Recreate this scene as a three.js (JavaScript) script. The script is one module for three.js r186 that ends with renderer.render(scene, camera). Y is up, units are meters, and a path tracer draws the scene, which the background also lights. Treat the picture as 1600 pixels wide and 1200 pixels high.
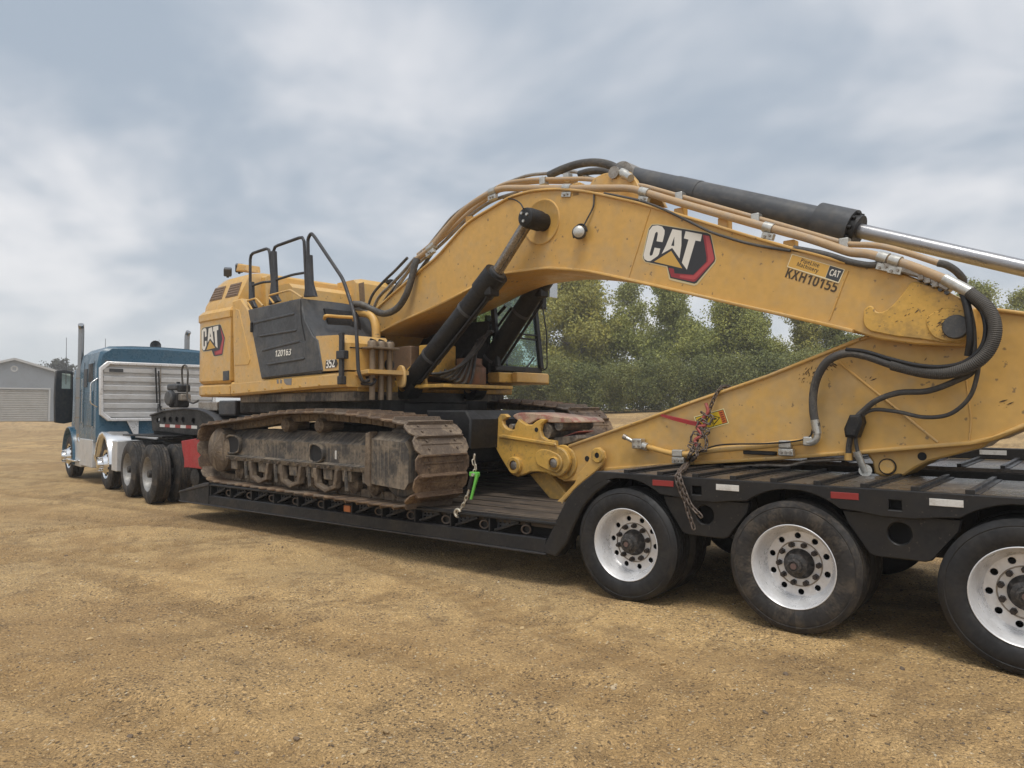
import * as THREE from 'three';
import { RoundedBoxGeometry } from 'three/addons/geometries/RoundedBoxGeometry.js';
import { mergeGeometries, toCreasedNormals } from 'three/addons/utils/BufferGeometryUtils.js';

// ---------- camera, sky, sun, exposure
const scene = new THREE.Scene();
const camera = new THREE.PerspectiveCamera(55.1, 4 / 3, 0.1, 3000);
camera.position.set(1.80, 1.60, 5.40);
camera.rotation.order = 'YXZ';
camera.rotation.set(THREE.MathUtils.degToRad(2.0), THREE.MathUtils.degToRad(39.1), 0);
const renderer = new THREE.WebGLRenderer({ antialias: true });
renderer.setSize(1024, 768);
renderer.toneMapping = THREE.LinearToneMapping;
renderer.toneMappingExposure = 1.5;
renderer.shadowMap.enabled = true;
const SUN_DIR = new THREE.Vector3(0.24, 1.0, 0.36).normalize();
const sun = new THREE.DirectionalLight(new THREE.Color(1, 0.955, 0.88), 1.25);
sun.position.copy(SUN_DIR).multiplyScalar(60); sun.castShadow = true; sun.shadow.radius = 34;
sun.shadow.mapSize.set(2048, 2048);
Object.assign(sun.shadow.camera, { left: -30, right: 15, top: 30, bottom: -30, near: 1, far: 140 });
sun.target.position.set(-6, 0, -4);
sun.position.add(sun.target.position);
scene.add(sun, sun.target);
scene.fog = new THREE.FogExp2(new THREE.Color(0.95, 0.95, 0.94), 0.0014);

// ---------- noise
function mulberry(a) { return () => { a |= 0; a = a + 0x6D2B79F5 | 0; let t = Math.imul(a ^ a >>> 15, 1 | a); t = t + Math.imul(t ^ t >>> 7, 61 | t) ^ t; return ((t ^ t >>> 14) >>> 0) / 4294967296; }; }
const rnd = mulberry(20240917);
const rr = (a, b) => a + (b - a) * rnd();
function h2(x, y, s) { let h = Math.imul(x, 374761393) + Math.imul(y, 668265263) + Math.imul(s, 974634777) | 0; h = Math.imul(h ^ h >>> 13, 1274126177); return ((h ^ h >>> 16) >>> 0) / 4294967296; }
function vnoise(x, y, per = 0, s = 0) {
  const xi = Math.floor(x), yi = Math.floor(y); let fx = x - xi, fy = y - yi;
  fx = fx * fx * (3 - 2 * fx); fy = fy * fy * (3 - 2 * fy);
  const w = per ? v => ((v % per) + per) % per : v => v;
  const a = h2(w(xi), w(yi), s), b = h2(w(xi + 1), w(yi), s), c = h2(w(xi), w(yi + 1), s), d = h2(w(xi + 1), w(yi + 1), s);
  return a + (b - a) * fx + (c - a) * fy + (a - b - c + d) * fx * fy;
}
function fbm(x, y, oct = 4, per = 0, s = 0, gain = 0.5) {
  let v = 0, a = 1, t = 0;
  for (let i = 0; i < oct; i++) { v += a * vnoise(x, y, per, s + i * 17); t += a; a *= gain; x *= 2; y *= 2; per *= 2; }
  return v / t;
}
const clamp = (v, a = 0, b = 1) => Math.min(b, Math.max(a, v));
const sstep = (a, b, v) => { const t = clamp((v - a) / (b - a)); return t * t * (3 - 2 * t); };
const mix = (a, b, t) => a + (b - a) * t;
const mix3 = (a, b, t) => [mix(a[0], b[0], t), mix(a[1], b[1], t), mix(a[2], b[2], t)];
const toS = v => v <= 0.0031308 ? 12.92 * v : 1.055 * Math.pow(v, 1 / 2.4) - 0.055;

// ---------- the cloudy sky
{
  const W = 2048, H = 1024, data = new Float32Array(W * H * 4);
  const vd = new THREE.Vector3();
  for (let j = 0; j < H; j++) for (let i = 0; i < W; i++) {
    const lat = ((j + 0.5) / H - 0.5) * Math.PI, lon = ((i + 0.5) / W - 0.5) * 2 * Math.PI;
    // equirect: u = atan2(z, x) / 2pi + .5
    vd.set(Math.cos(lat) * Math.cos(lon), Math.sin(lat), Math.cos(lat) * Math.sin(lon));
    let c;
    if (vd.y < 0) c = [0.42, 0.41, 0.39];
    else {
      const k = 1 / (vd.y + 0.26), px = vd.x * k, pz = vd.z * k;
      const wx = fbm(px * 0.9 + 3.1, pz * 0.9 + 9.2, 3, 0, 5) - 0.5, wz = fbm(px * 0.9 + 7.7, pz * 0.9 + 1.3, 3, 0, 6) - 0.5;
      const big = fbm(px * 1.15 + wx * 1.1 + 11.35, pz * 1.15 + wz * 1.1 + 4.6, 3, 0, 11);
      const mid = fbm(px * 3.2 + wx * 2.2 + 2.2, pz * 3.2 + wz * 2.2, 5, 0, 23, 0.55);
      const fine = fbm(px * 5.2 + wx * 3, pz * 5.2 + wz * 3, 4, 0, 37, 0.55);
      const d = 0.50 * big + 0.38 * mid + 0.12 * fine;
      const lite = sstep(0.36, 0.66, d);
      const thin = [0.335, 0.395, 0.475], white = [0.67, 0.68, 0.712];
      c = mix3(thin, white, lite);
      const sunny = Math.max(0, vd.dot(SUN_DIR));
      const glow = 0.80 + 0.52 * Math.pow(sunny, 3);
      const hz = Math.exp(-vd.y * 9);
      c = mix3(c, [0.65, 0.655, 0.625], 0.85 * hz);
      c = c.map((v, q) => v * mix(glow, 1.0, hz * 0.8));
    }
    const o = (j * W + i) * 4; data[o] = c[0]; data[o + 1] = c[1]; data[o + 2] = c[2]; data[o + 3] = 1;
  }
  const t = new THREE.DataTexture(data, W, H, THREE.RGBAFormat, THREE.FloatType);
  t.mapping = THREE.EquirectangularReflectionMapping; t.magFilter = t.minFilter = THREE.LinearFilter; t.wrapS = THREE.RepeatWrapping; t.needsUpdate = true;
  scene.background = t; scene.environment = t;
  scene.backgroundIntensity = 1.0; scene.environmentIntensity = 1.0;
}

// ---------- textures: fn(u, v) in 0..1 gives linear [r, g, b] (colour) or one number (height, roughness)
function colourTex(size, metres, fn) {
  const d = new Uint8Array(size * size * 4);
  for (let j = 0; j < size; j++) for (let i = 0; i < size; i++) {
    const c = fn(i / size, j / size), o = (j * size + i) * 4;
    d[o] = 255 * clamp(toS(c[0])); d[o + 1] = 255 * clamp(toS(c[1])); d[o + 2] = 255 * clamp(toS(c[2])); d[o + 3] = 255;
  }
  return finish(new THREE.DataTexture(d, size, size), metres, true);
}
function greyTex(size, metres, fn) {
  const d = new Uint8Array(size * size * 4);
  for (let j = 0; j < size; j++) for (let i = 0; i < size; i++) { const v = 255 * clamp(fn(i / size, j / size)), o = (j * size + i) * 4; d[o] = d[o + 1] = d[o + 2] = v; d[o + 3] = 255; }
  return finish(new THREE.DataTexture(d, size, size), metres, false);
}
function finish(t, metres, srgb) {
  t.wrapS = t.wrapT = THREE.RepeatWrapping; t.magFilter = THREE.LinearFilter; t.minFilter = THREE.LinearMipmapLinearFilter; t.generateMipmaps = true;
  if (srgb) t.colorSpace = THREE.SRGBColorSpace;
  t.repeat.set(1 / metres, 1 / metres); t.needsUpdate = true; return t;
}

// ---------- materials
const std = o => new THREE.MeshStandardMaterial({ side: THREE.DoubleSide, ...o });
const lin = (r, g, b) => new THREE.Color().setRGB(r, g, b);
const M = {};
const ROUGH = greyTex(512, 1.1, (u, v) => 0.60 + 0.40 * sstep(0.35, 0.68, 0.7 * fbm(u * 6, v * 6, 5, 6, 401, 0.6) + 0.3 * fbm(u * 48, v * 48, 2, 48, 403)));
const LUMPS = greyTex(512, 0.9, (u, v) => 0.6 * fbm(u * 24, v * 24, 4, 24, 405, 0.65) + 0.4 * sstep(0.4, 0.7, fbm(u * 6, v * 6, 4, 6, 407)));
function worn(base, dust, o = {}) {   // paint under grainy dust, scuffs and specks
  const { size = 512, m = 2.2, amt = 0.5, scratch = 0, seed = 1, rough = 0.5, metal = 0, streak = 0, bump = 0 } = o;
  const f = (u, v) => {
    const a = fbm(u * 5, v * 5, 5, 5, seed, 0.6), b = fbm(u * 40, v * 40, 3, 40, seed + 3), st = streak ? fbm(u * 46, v * 3, 4, 0 || 0, seed + 7) : 0;
    let k = sstep(0.40, 0.72, a * 0.75 + b * 0.25) * amt + (b - 0.5) * 0.22 * amt;
    if (streak) k += streak * sstep(0.48, 0.68, fbm(u * 48, v * 4, 4, 0, seed + 9));
    return clamp(k);
  };
  const map = colourTex(size, m, (u, v) => {
    let c = mix3(base, dust, f(u, v));
    if (scratch && fbm(u * 60, v * 60, 4, 60, seed + 21, 0.6) > 0.795 - scratch * 0.1) c = mix3(c, [0.09, 0.07, 0.055], 0.65);
    const g = 1 + (fbm(u * 64, v * 64, 2, 64, seed + 31) - 0.5) * 0.14;
    return [c[0] * g, c[1] * g, c[2] * g];
  });
  const p = { map, roughness: Math.min(1, rough * 1.32), metalness: metal, roughnessMap: ROUGH };
  if (bump) { p.bumpMap = LUMPS; p.bumpScale = bump; }
  return std(p);
}
M.yellow = worn([0.63, 0.375, 0.105], [0.53, 0.375, 0.19], { amt: 0.6, seed: 3, rough: 0.42, scratch: 0.08 });
M.yellowFlat = worn([0.61, 0.362, 0.097], [0.49, 0.335, 0.155], { amt: 0.7, seed: 4, rough: 0.42, m: 3.1, scratch: 0.06, streak: 0.10 });
M.pipe = worn([0.44, 0.30, 0.165], [0.40, 0.31, 0.22], { amt: 0.8, seed: 6, rough: 0.5, m: 0.8 });
M.yellowDirty = worn([0.63, 0.375, 0.08], [0.25, 0.165, 0.07], { amt: 0.6, seed: 5, rough: 0.5, scratch: 0.35, m: 1.3, bump: 0.002 });
M.charcoal = worn([0.050, 0.053, 0.058], [0.13, 0.118, 0.10], { amt: 0.42, seed: 7, rough: 0.48, m: 1.6 });
M.black = worn([0.007, 0.007, 0.008], [0.022, 0.019, 0.016], { amt: 0.5, seed: 9, rough: 0.52, m: 1.4, scratch: 0.1 });
M.blackPlain = std({ color: lin(0.018, 0.018, 0.02), roughness: 0.5 });
M.deep = std({ color: lin(0.010, 0.010, 0.011), roughness: 0.8 });
M.railPaint = worn([0.026, 0.026, 0.029], [0.075, 0.066, 0.055], { amt: 0.4, seed: 13, rough: 0.45, m: 0.8 });
M.mud = worn([0.115, 0.086, 0.060], [0.23, 0.175, 0.118], { amt: 0.9, seed: 15, rough: 0.78, m: 0.9, bump: 0.012 });
M.mudDark = worn([0.055, 0.050, 0.045], [0.205, 0.165, 0.12], { amt: 0.85, seed: 17, rough: 0.7, m: 1.2, streak: 0.4, bump: 0.006 });
M.shoe = worn([0.120, 0.090, 0.066], [0.28, 0.215, 0.15], { amt: 0.85, seed: 19, rough: 0.62, m: 0.7, bump: 0.008, scratch: 0.3 });
M.shoeEdge = std({ color: lin(0.34, 0.27, 0.20), roughness: 0.55, metalness: 0.25 });
M.rubber = worn([0.010, 0.010, 0.011], [0.034, 0.030, 0.026], { amt: 0.45, seed: 21, rough: 0.62, m: 0.6 });
M.tread = worn([0.022, 0.020, 0.019], [0.085, 0.068, 0.050], { amt: 0.75, seed: 23, rough: 0.72, m: 0.5, bump: 0.003 });
M.alu = worn([0.74, 0.74, 0.745], [0.50, 0.48, 0.45], { amt: 0.3, seed: 25, rough: 0.34, m: 1.1, metal: 0.35 });
M.aluPaint = worn([0.56, 0.56, 0.555], [0.40, 0.385, 0.36], { amt: 0.35, seed: 27, rough: 0.4, m: 0.8, metal: 0.35 });
M.polish = std({ color: lin(0.78, 0.78, 0.77), roughness: 0.22, metalness: 1 });
M.chrome = std({ color: lin(0.55, 0.55, 0.555), roughness: 0.24, metalness: 1 });
M.chromeWorn = worn([0.30, 0.27, 0.24], [0.12, 0.095, 0.07], { amt: 0.7, seed: 29, rough: 0.25, m: 0.6, metal: 0.8 });
M.stack = std({ color: lin(0.30, 0.31, 0.32), roughness: 0.28, metalness: 0.9 });
M.rod = worn([0.34, 0.34, 0.35], [0.27, 0.26, 0.25], { amt: 0.35, seed: 47, rough: 0.32, m: 0.5, size: 256, metal: 0.85 });
M.steel = worn([0.36, 0.33, 0.29], [0.16, 0.12, 0.085], { amt: 0.6, seed: 31, rough: 0.42, m: 0.35, metal: 0.6 });
M.zinc = worn([0.55, 0.54, 0.50], [0.28, 0.25, 0.2], { amt: 0.45, seed: 33, rough: 0.35, m: 0.3, metal: 0.7 });
M.hose = worn([0.062, 0.058, 0.054], [0.16, 0.14, 0.11], { amt: 0.6, seed: 35, rough: 0.6, m: 0.5 });
M.blue = worn([0.038, 0.100, 0.155], [0.10, 0.13, 0.15], { amt: 0.3, seed: 37, rough: 0.3, m: 2.5 });
M.red = worn([0.36, 0.024, 0.026], [0.22, 0.06, 0.05], { amt: 0.5, seed: 39, rough: 0.5, m: 1 });
M.redLens = std({ color: lin(0.26, 0.028, 0.026), roughness: 0.35 });
M.whiteTape = worn([0.62, 0.61, 0.58], [0.33, 0.29, 0.24], { amt: 0.5, seed: 41, rough: 0.4, m: 0.4, size: 256 });
M.orange = std({ color: lin(0.42, 0.13, 0.035), roughness: 0.4 });
M.green = std({ color: lin(0.115, 0.42, 0.055), roughness: 0.38 });
M.chain = worn([0.16, 0.13, 0.11], [0.085, 0.06, 0.042], { amt: 0.7, seed: 43, rough: 0.5, m: 0.12, size: 256, metal: 0.5 });
M.chainBright = worn([0.50, 0.46, 0.38], [0.26, 0.2, 0.13], { amt: 0.6, seed: 45, rough: 0.45, m: 0.12, size: 256, metal: 0.5 });
M.glass = new THREE.MeshPhysicalMaterial({ color: lin(0.82, 0.90, 0.87), transmission: 1, thickness: 0, roughness: 0.02, ior: 1.5, side: THREE.DoubleSide });
M.remnant = std({ color: lin(0.21, 0.20, 0.19), roughness: 0.7 });
M.wood = (() => {
  const map = colourTex(512, 1.6, (u, v) => { const g = fbm(u * 3, v * 90, 4, 0, 61), k = fbm(u * 7, v * 14, 4, 0, 63); const c = mix3([0.055, 0.042, 0.032], [0.125, 0.095, 0.068], sstep(0.3, 0.7, g)); return mix3(c, [0.035, 0.030, 0.027], sstep(0.5, 0.75, k) * 0.7); });
  return std({ map, roughness: 0.75, bumpMap: greyTex(512, 1.6, (u, v) => fbm(u * 3, v * 90, 4, 0, 61)), bumpScale: 0.004 });
})();
M.deckPlate = worn([0.060, 0.050, 0.043], [0.135, 0.108, 0.082], { amt: 0.8, seed: 65, rough: 0.30, m: 0.8, bump: 0.006, streak: 0.3 });

// ---------- geometry helpers
function clean(g) {
  if (g.index) g = g.toNonIndexed();
  for (const k of Object.keys(g.attributes)) if (!['position', 'normal', 'uv', 'color'].includes(k)) g.deleteAttribute(k);
  g.morphAttributes = {}; g.clearGroups();
  return g;
}
function metric(g) {           // uv in metres along the two axes across each face
  g = clean(g); const p = g.attributes.position, n = g.attributes.normal, uv = new Float32Array(p.count * 2);
  for (let i = 0; i < p.count; i += 3) {
    let ax = 0, ay = 0, az = 0;
    for (let k = 0; k < 3; k++) { ax += n.getX(i + k); ay += n.getY(i + k); az += n.getZ(i + k); }
    ax = Math.abs(ax); ay = Math.abs(ay); az = Math.abs(az);
    for (let k = 0; k < 3; k++) {
      const x = p.getX(i + k), y = p.getY(i + k), z = p.getZ(i + k), o = (i + k) * 2;
      if (ax > ay && ax > az) { uv[o] = z + 0.37; uv[o + 1] = y; } else if (ay > az) { uv[o] = x; uv[o + 1] = z + 0.71; } else { uv[o] = x; uv[o + 1] = y; }
    }
  }
  g.setAttribute('uv', new THREE.BufferAttribute(uv, 2)); return g;
}
const V = (...a) => Array.isArray(a[0]) ? new THREE.Vector3(...a[0]) : new THREE.Vector3(...a);
const merge = l => mergeGeometries(l.map(clean));
const tr = (g, x, y, z) => (g.translate(x, y, z), g);
function box(x0, x1, y0, y1, z0, z1, r = 0) {
  const w = x1 - x0, h = y1 - y0, d = z1 - z0;
  const g = r ? new RoundedBoxGeometry(w, h, d, 2, Math.min(r, w / 2.05, h / 2.05, d / 2.05)) : new THREE.BoxGeometry(w, h, d);
  return metric(g.translate((x0 + x1) / 2, (y0 + y1) / 2, (z0 + z1) / 2));
}
function area(pts) { let a = 0; for (let i = 0; i < pts.length; i++) { const p = pts[i], q = pts[(i + 1) % pts.length]; a += p[0] * q[1] - q[0] * p[1]; } return a / 2; }
function shapeOf(pts, holes = []) {
  const s = new THREE.Shape((area(pts) < 0 ? [...pts].reverse() : pts).map(p => new THREE.Vector2(...p)));
  for (const h of holes) { const q = new THREE.Path(); if (h.length === 3 && typeof h[0] === 'number') q.absarc(h[0], h[1], h[2], 0, Math.PI * 2, true); else q.setFromPoints(h.map(p => new THREE.Vector2(...p))); s.holes.push(q); }
  return s;
}
function prism(pts, z0, z1, bev = 0.008, holes = [], crease = 0.6) {  // outline in x, y pulled from z0 to z1, edges chamfered
  const d = z1 - z0, b = Math.min(bev, d / 2.1);
  let g = new THREE.ExtrudeGeometry(shapeOf(pts, holes), { depth: Math.max(d - 2 * b, 1e-4), bevelEnabled: b > 0, bevelThickness: b, bevelSize: b, bevelOffset: -b, bevelSegments: 1, curveSegments: 20 });
  g.translate(0, 0, z0 + b); g = clean(g);
  if (crease) g = toCreasedNormals(g, crease);
  return metric(g);
}
function smooth(pts, n = 6, closed = false) {   // rounds a polyline
  const c = new THREE.CatmullRomCurve3(pts.map(p => V(p[0], p[1], p[2] || 0)), closed, 'centripetal');
  return c.getPoints(pts.length * n).map(p => pts[0].length > 2 ? [p.x, p.y, p.z] : [p.x, p.y]);
}
function tube(pts, r, seg = 0, rad = 10, curve = true, caps = true) {
  const v = pts.map(p => V(p));
  let c;
  if (curve) c = new THREE.CatmullRomCurve3(v, false, 'centripetal');
  else { c = new THREE.CurvePath(); for (let i = 0; i + 1 < v.length; i++) c.add(new THREE.LineCurve3(v[i], v[i + 1])); }
  const n = seg || Math.max(8, v.length * 7);
  const L = c.getLength();
  const g = clean(new THREE.TubeGeometry(c, n, r, rad, false));
  const uv = g.attributes.uv; for (let i = 0; i < uv.count; i++) uv.setXY(i, uv.getX(i) * L, uv.getY(i) * r * 6.28);
  if (!caps) return g;
  const out = [g];
  for (const [at, q] of [[v[0], c.getTangentAt(0).negate()], [v[v.length - 1], c.getTangentAt(1)]]) {
    const d = clean(new THREE.CircleGeometry(r, rad)); d.applyQuaternion(new THREE.Quaternion().setFromUnitVectors(V(0, 0, 1), q)); d.translate(at.x, at.y, at.z); out.push(d);
  }
  return mergeGeometries(out);
}
function bent(pts, r, bend = 0.06, rad = 8) {   // a pipe with straight runs and rounded corners
  const v = pts.map(p => V(p)), o = [v[0]];
  for (let i = 1; i + 1 < v.length; i++) {
    const a = v[i - 1].clone().sub(v[i]), b = v[i + 1].clone().sub(v[i]), k = Math.min(bend, a.length() * 0.45, b.length() * 0.45);
    a.setLength(k).add(v[i]); b.setLength(k).add(v[i]);
    const q = new THREE.QuadraticBezierCurve3(a, v[i], b).getPoints(5); o.push(...q);
  }
  o.push(v[v.length - 1]);
  return tube(o.map(p => [p.x, p.y, p.z]), r, o.length * 2, rad, false);
}
function cyl(p, q, r, r2 = r, seg = 24, open = false) {
  const a = V(p), b = V(q), L = a.distanceTo(b);
  const g = clean(new THREE.CylinderGeometry(r2, r, L, seg, 1, open)); const uv = g.attributes.uv;
  for (let i = 0; i < uv.count; i++) uv.setXY(i, uv.getX(i) * r * 6.28, uv.getY(i) * L);
  g.applyQuaternion(new THREE.Quaternion().setFromUnitVectors(V(0, 1, 0), b.clone().sub(a).normalize()));
  const m = a.add(b).multiplyScalar(0.5); return g.translate(m.x, m.y, m.z);
}
function lathe(prof, p, q, seg = 36) {          // profile [radius, height] turned about the axis from p towards q
  const g = clean(new THREE.LatheGeometry(prof.map(c => new THREE.Vector2(...c)), seg));
  const uv = g.attributes.uv; for (let i = 0; i < uv.count; i++) uv.setXY(i, uv.getX(i) * 2.4, uv.getY(i) * 0.8);
  let h = toCreasedNormals(g, 0.7);
  h.applyQuaternion(new THREE.Quaternion().setFromUnitVectors(V(0, 1, 0), V(q).sub(V(p)).normalize()));
  return h.translate(...p);
}
function beam(p, q, w, h, r = 0.004) {          // a bar from p to q, w across, h up
  const a = V(p), b = V(q), L = a.distanceTo(b), x = b.clone().sub(a).normalize(); let z = new THREE.Vector3().crossVectors(x, Math.abs(x.y) > 0.99 ? V(1, 0, 0) : V(0, 1, 0)).normalize(); const y = new THREE.Vector3().crossVectors(z, x);
  const g = metric(new RoundedBoxGeometry(L, h, w, 1, Math.min(r, w / 2.1, h / 2.1)));
  g.applyMatrix4(new THREE.Matrix4().makeBasis(x, y, z)); const m = a.add(b).multiplyScalar(0.5); return g.translate(m.x, m.y, m.z);
}
function loft(rings, closed = true) {           // rings of [x, y, z] points with equal counts, flat ends filled
  const n = rings[0].length, pos = [];
  const quad = (a, b, c, d) => pos.push(...a, ...b, ...c, ...a, ...c, ...d);
  for (let i = 0; i + 1 < rings.length; i++) for (let k = 0; k < n; k++) { const k1 = (k + 1) % n; if (!closed && k1 === 0) continue; quad(rings[i][k], rings[i][k1], rings[i + 1][k1], rings[i + 1][k]); }
  for (const [r, f] of [[rings[0], 1], [rings[rings.length - 1], 0]]) for (let k = 1; k + 1 < n; k++) f ? pos.push(...r[0], ...r[k + 1], ...r[k]) : pos.push(...r[0], ...r[k], ...r[k + 1]);
  let g = new THREE.BufferGeometry(); g.setAttribute('position', new THREE.BufferAttribute(new Float32Array(pos), 3)); g.computeVertexNormals();
  g = toCreasedNormals(g, 0.5); return metric(g);
}
// ---------- objects
const used = {};
function numbered(name) { const k = used[name] = (used[name] ?? -1) + 1; return k ? name + '_' + String(k).padStart(3, '0') : name; }
function shade(o) { o.castShadow = o.receiveShadow = true; return o; }
function root(name, label, category, pos, deg = 0, group) {
  const o = new THREE.Group(); o.name = numbered(name); o.position.set(...pos); o.rotation.y = THREE.MathUtils.degToRad(deg);
  o.userData = { label, category }; if (group) o.userData.group = group; scene.add(o); return o;
}
function part(parent, name, g, m, extra) { const o = shade(new THREE.Mesh(g, m)); o.name = name; if (extra) o.userData = extra; parent.add(o); return o; }
function single(name, label, category, g, m, group) { const o = part(scene, numbered(name), g, m); o.userData = { label, category }; if (group) o.userData.group = group; return o; }
function structure(name, g, m) { const o = part(scene, name, g, m); o.userData.kind = 'structure'; return o; }
// print: a thin sheet cut to an outline and covered with a drawing in the same metres
function decal(parent, name, outline, z, draw, px = 900, m = {}) {
  const xs = outline.map(p => p[0]), ys = outline.map(p => p[1]), x0 = Math.min(...xs), x1 = Math.max(...xs), y0 = Math.min(...ys), y1 = Math.max(...ys);
  const w = Math.ceil((x1 - x0) * px), h = Math.ceil((y1 - y0) * px), cv = document.createElement('canvas'); cv.width = w; cv.height = h;
  const c = cv.getContext('2d'); c.setTransform(w / (x1 - x0), 0, 0, -h / (y1 - y0), -x0 * w / (x1 - x0), y1 * h / (y1 - y0));
  c.poly = (pts, fill) => { c.fillStyle = fill; c.beginPath(); pts.forEach((p, i) => i ? c.lineTo(p[0], p[1]) : c.moveTo(p[0], p[1])); c.closePath(); c.fill(); };
  c.write = (s, at, ang, hgt, font, fill, stretch = 1) => { c.save(); c.translate(at[0], at[1]); c.rotate(ang); c.scale(hgt / 100 * stretch, -hgt / 100); c.font = font + ' 100px sans-serif'; c.fillStyle = fill; c.textBaseline = 'alphabetic'; c.fillText(s, 0, 0); c.restore(); };
  if (!m.transparent) { c.fillStyle = '#b08a50'; }
  draw(c);
  const t = new THREE.CanvasTexture(cv); t.colorSpace = THREE.SRGBColorSpace; t.flipY = true; t.needsUpdate = true;
  const g = clean(new THREE.ShapeGeometry(shapeOf(outline), 12)), p = g.attributes.position, uv = g.attributes.uv;
  for (let i = 0; i < p.count; i++) uv.setXY(i, (p.getX(i) - x0) / (x1 - x0), (p.getY(i) - y0) / (y1 - y0));
  g.translate(0, 0, z);
  return part(parent, name, g, std({ map: t, roughness: 0.5, ...m }));
}
// ---------- the ground: one sheet, finer near by, with ruts, lumps and damp patches
function groundY(x, z) {
  const rise = 1.62 * sstep(-13, -46, z) * sstep(-80, -50, x);
  const rolls = (fbm(x * 0.05 + 5, z * 0.05 + 8, 3, 0, 71) - 0.5) * 0.5 * sstep(16, 60, Math.hypot(x, z));
  return rise + rolls;
}
const LANES = [[-8, -60, 63.4], [-20, -80, 86.5], [-14, 60, 53.5], [2, -50, 57.5], [-9, 26, 27.2], [-9, 26, 21.6], [4, 40, 40.5], [-34, -6, 27], [-40, 30, 33], [30, 8, 29.5], [-22, 52, 50]];   // wheel paths: centre x, z and radius
function trackMarks(x, z) {
  let deep = 0, edge = 0;
  for (const [cx, cz, R] of LANES) {
    const d = Math.hypot(x - cx, z - cz) - R; if (Math.abs(d) > 1.7) continue;
    const a = Math.atan2(z - cz, x - cx) * R, keep = sstep(0.30, 0.52, fbm(a * 0.16 + cx, R, 3, 0, 151));
    for (const o of [-1.02, 1.02]) { const e = Math.abs(d - o + (vnoise(a * 0.6, o * 5 + cx, 0, 153) - 0.5) * 0.12); deep = Math.max(deep, keep * sstep(0.20, 0.11, e) * (0.72 + 0.28 * Math.sin(a * 26))); edge = Math.max(edge, keep * sstep(0.13, 0.03, Math.abs(e - 0.25))); }
  }
  return [deep, edge];
}
function groundFine(x, z) {
  const near = sstep(60, 14, Math.hypot(x - 1.8, z - 5.4));
  const clear = sstep(0.4, -0.5, Math.max(z - 0.15, -1 * (z + 3.4))) ;       // packed level under the trailer
  const ang = 0.42, u = x * Math.cos(ang) - z * Math.sin(ang), v = x * Math.sin(ang) + z * Math.cos(ang);
  const w = fbm(x * 0.35, z * 0.35, 3, 0, 73) * 2.2;
  const rut = Math.sin((v * 3.4 + w * 2.2)) * sstep(0.40, 0.62, fbm(u * 0.12 + 3, v * 0.3, 3, 0, 75)) * 0.026;
  const lump = (fbm(x * 1.1, z * 1.1, 4, 0, 77) - 0.5) * 0.060;
  const crumb = Math.pow(fbm(x * 5.5, z * 5.5, 3, 0, 79), 2) * 0.030 * sstep(0.42, 0.62, fbm(x * 0.6, z * 0.6, 3, 0, 81));
  const tk = trackMarks(x, z);
  return near * (rut + lump + crumb - 0.014 - 0.022 * tk[0] + 0.012 * tk[1]) * (1 - 0.6 * clear);
}
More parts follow.
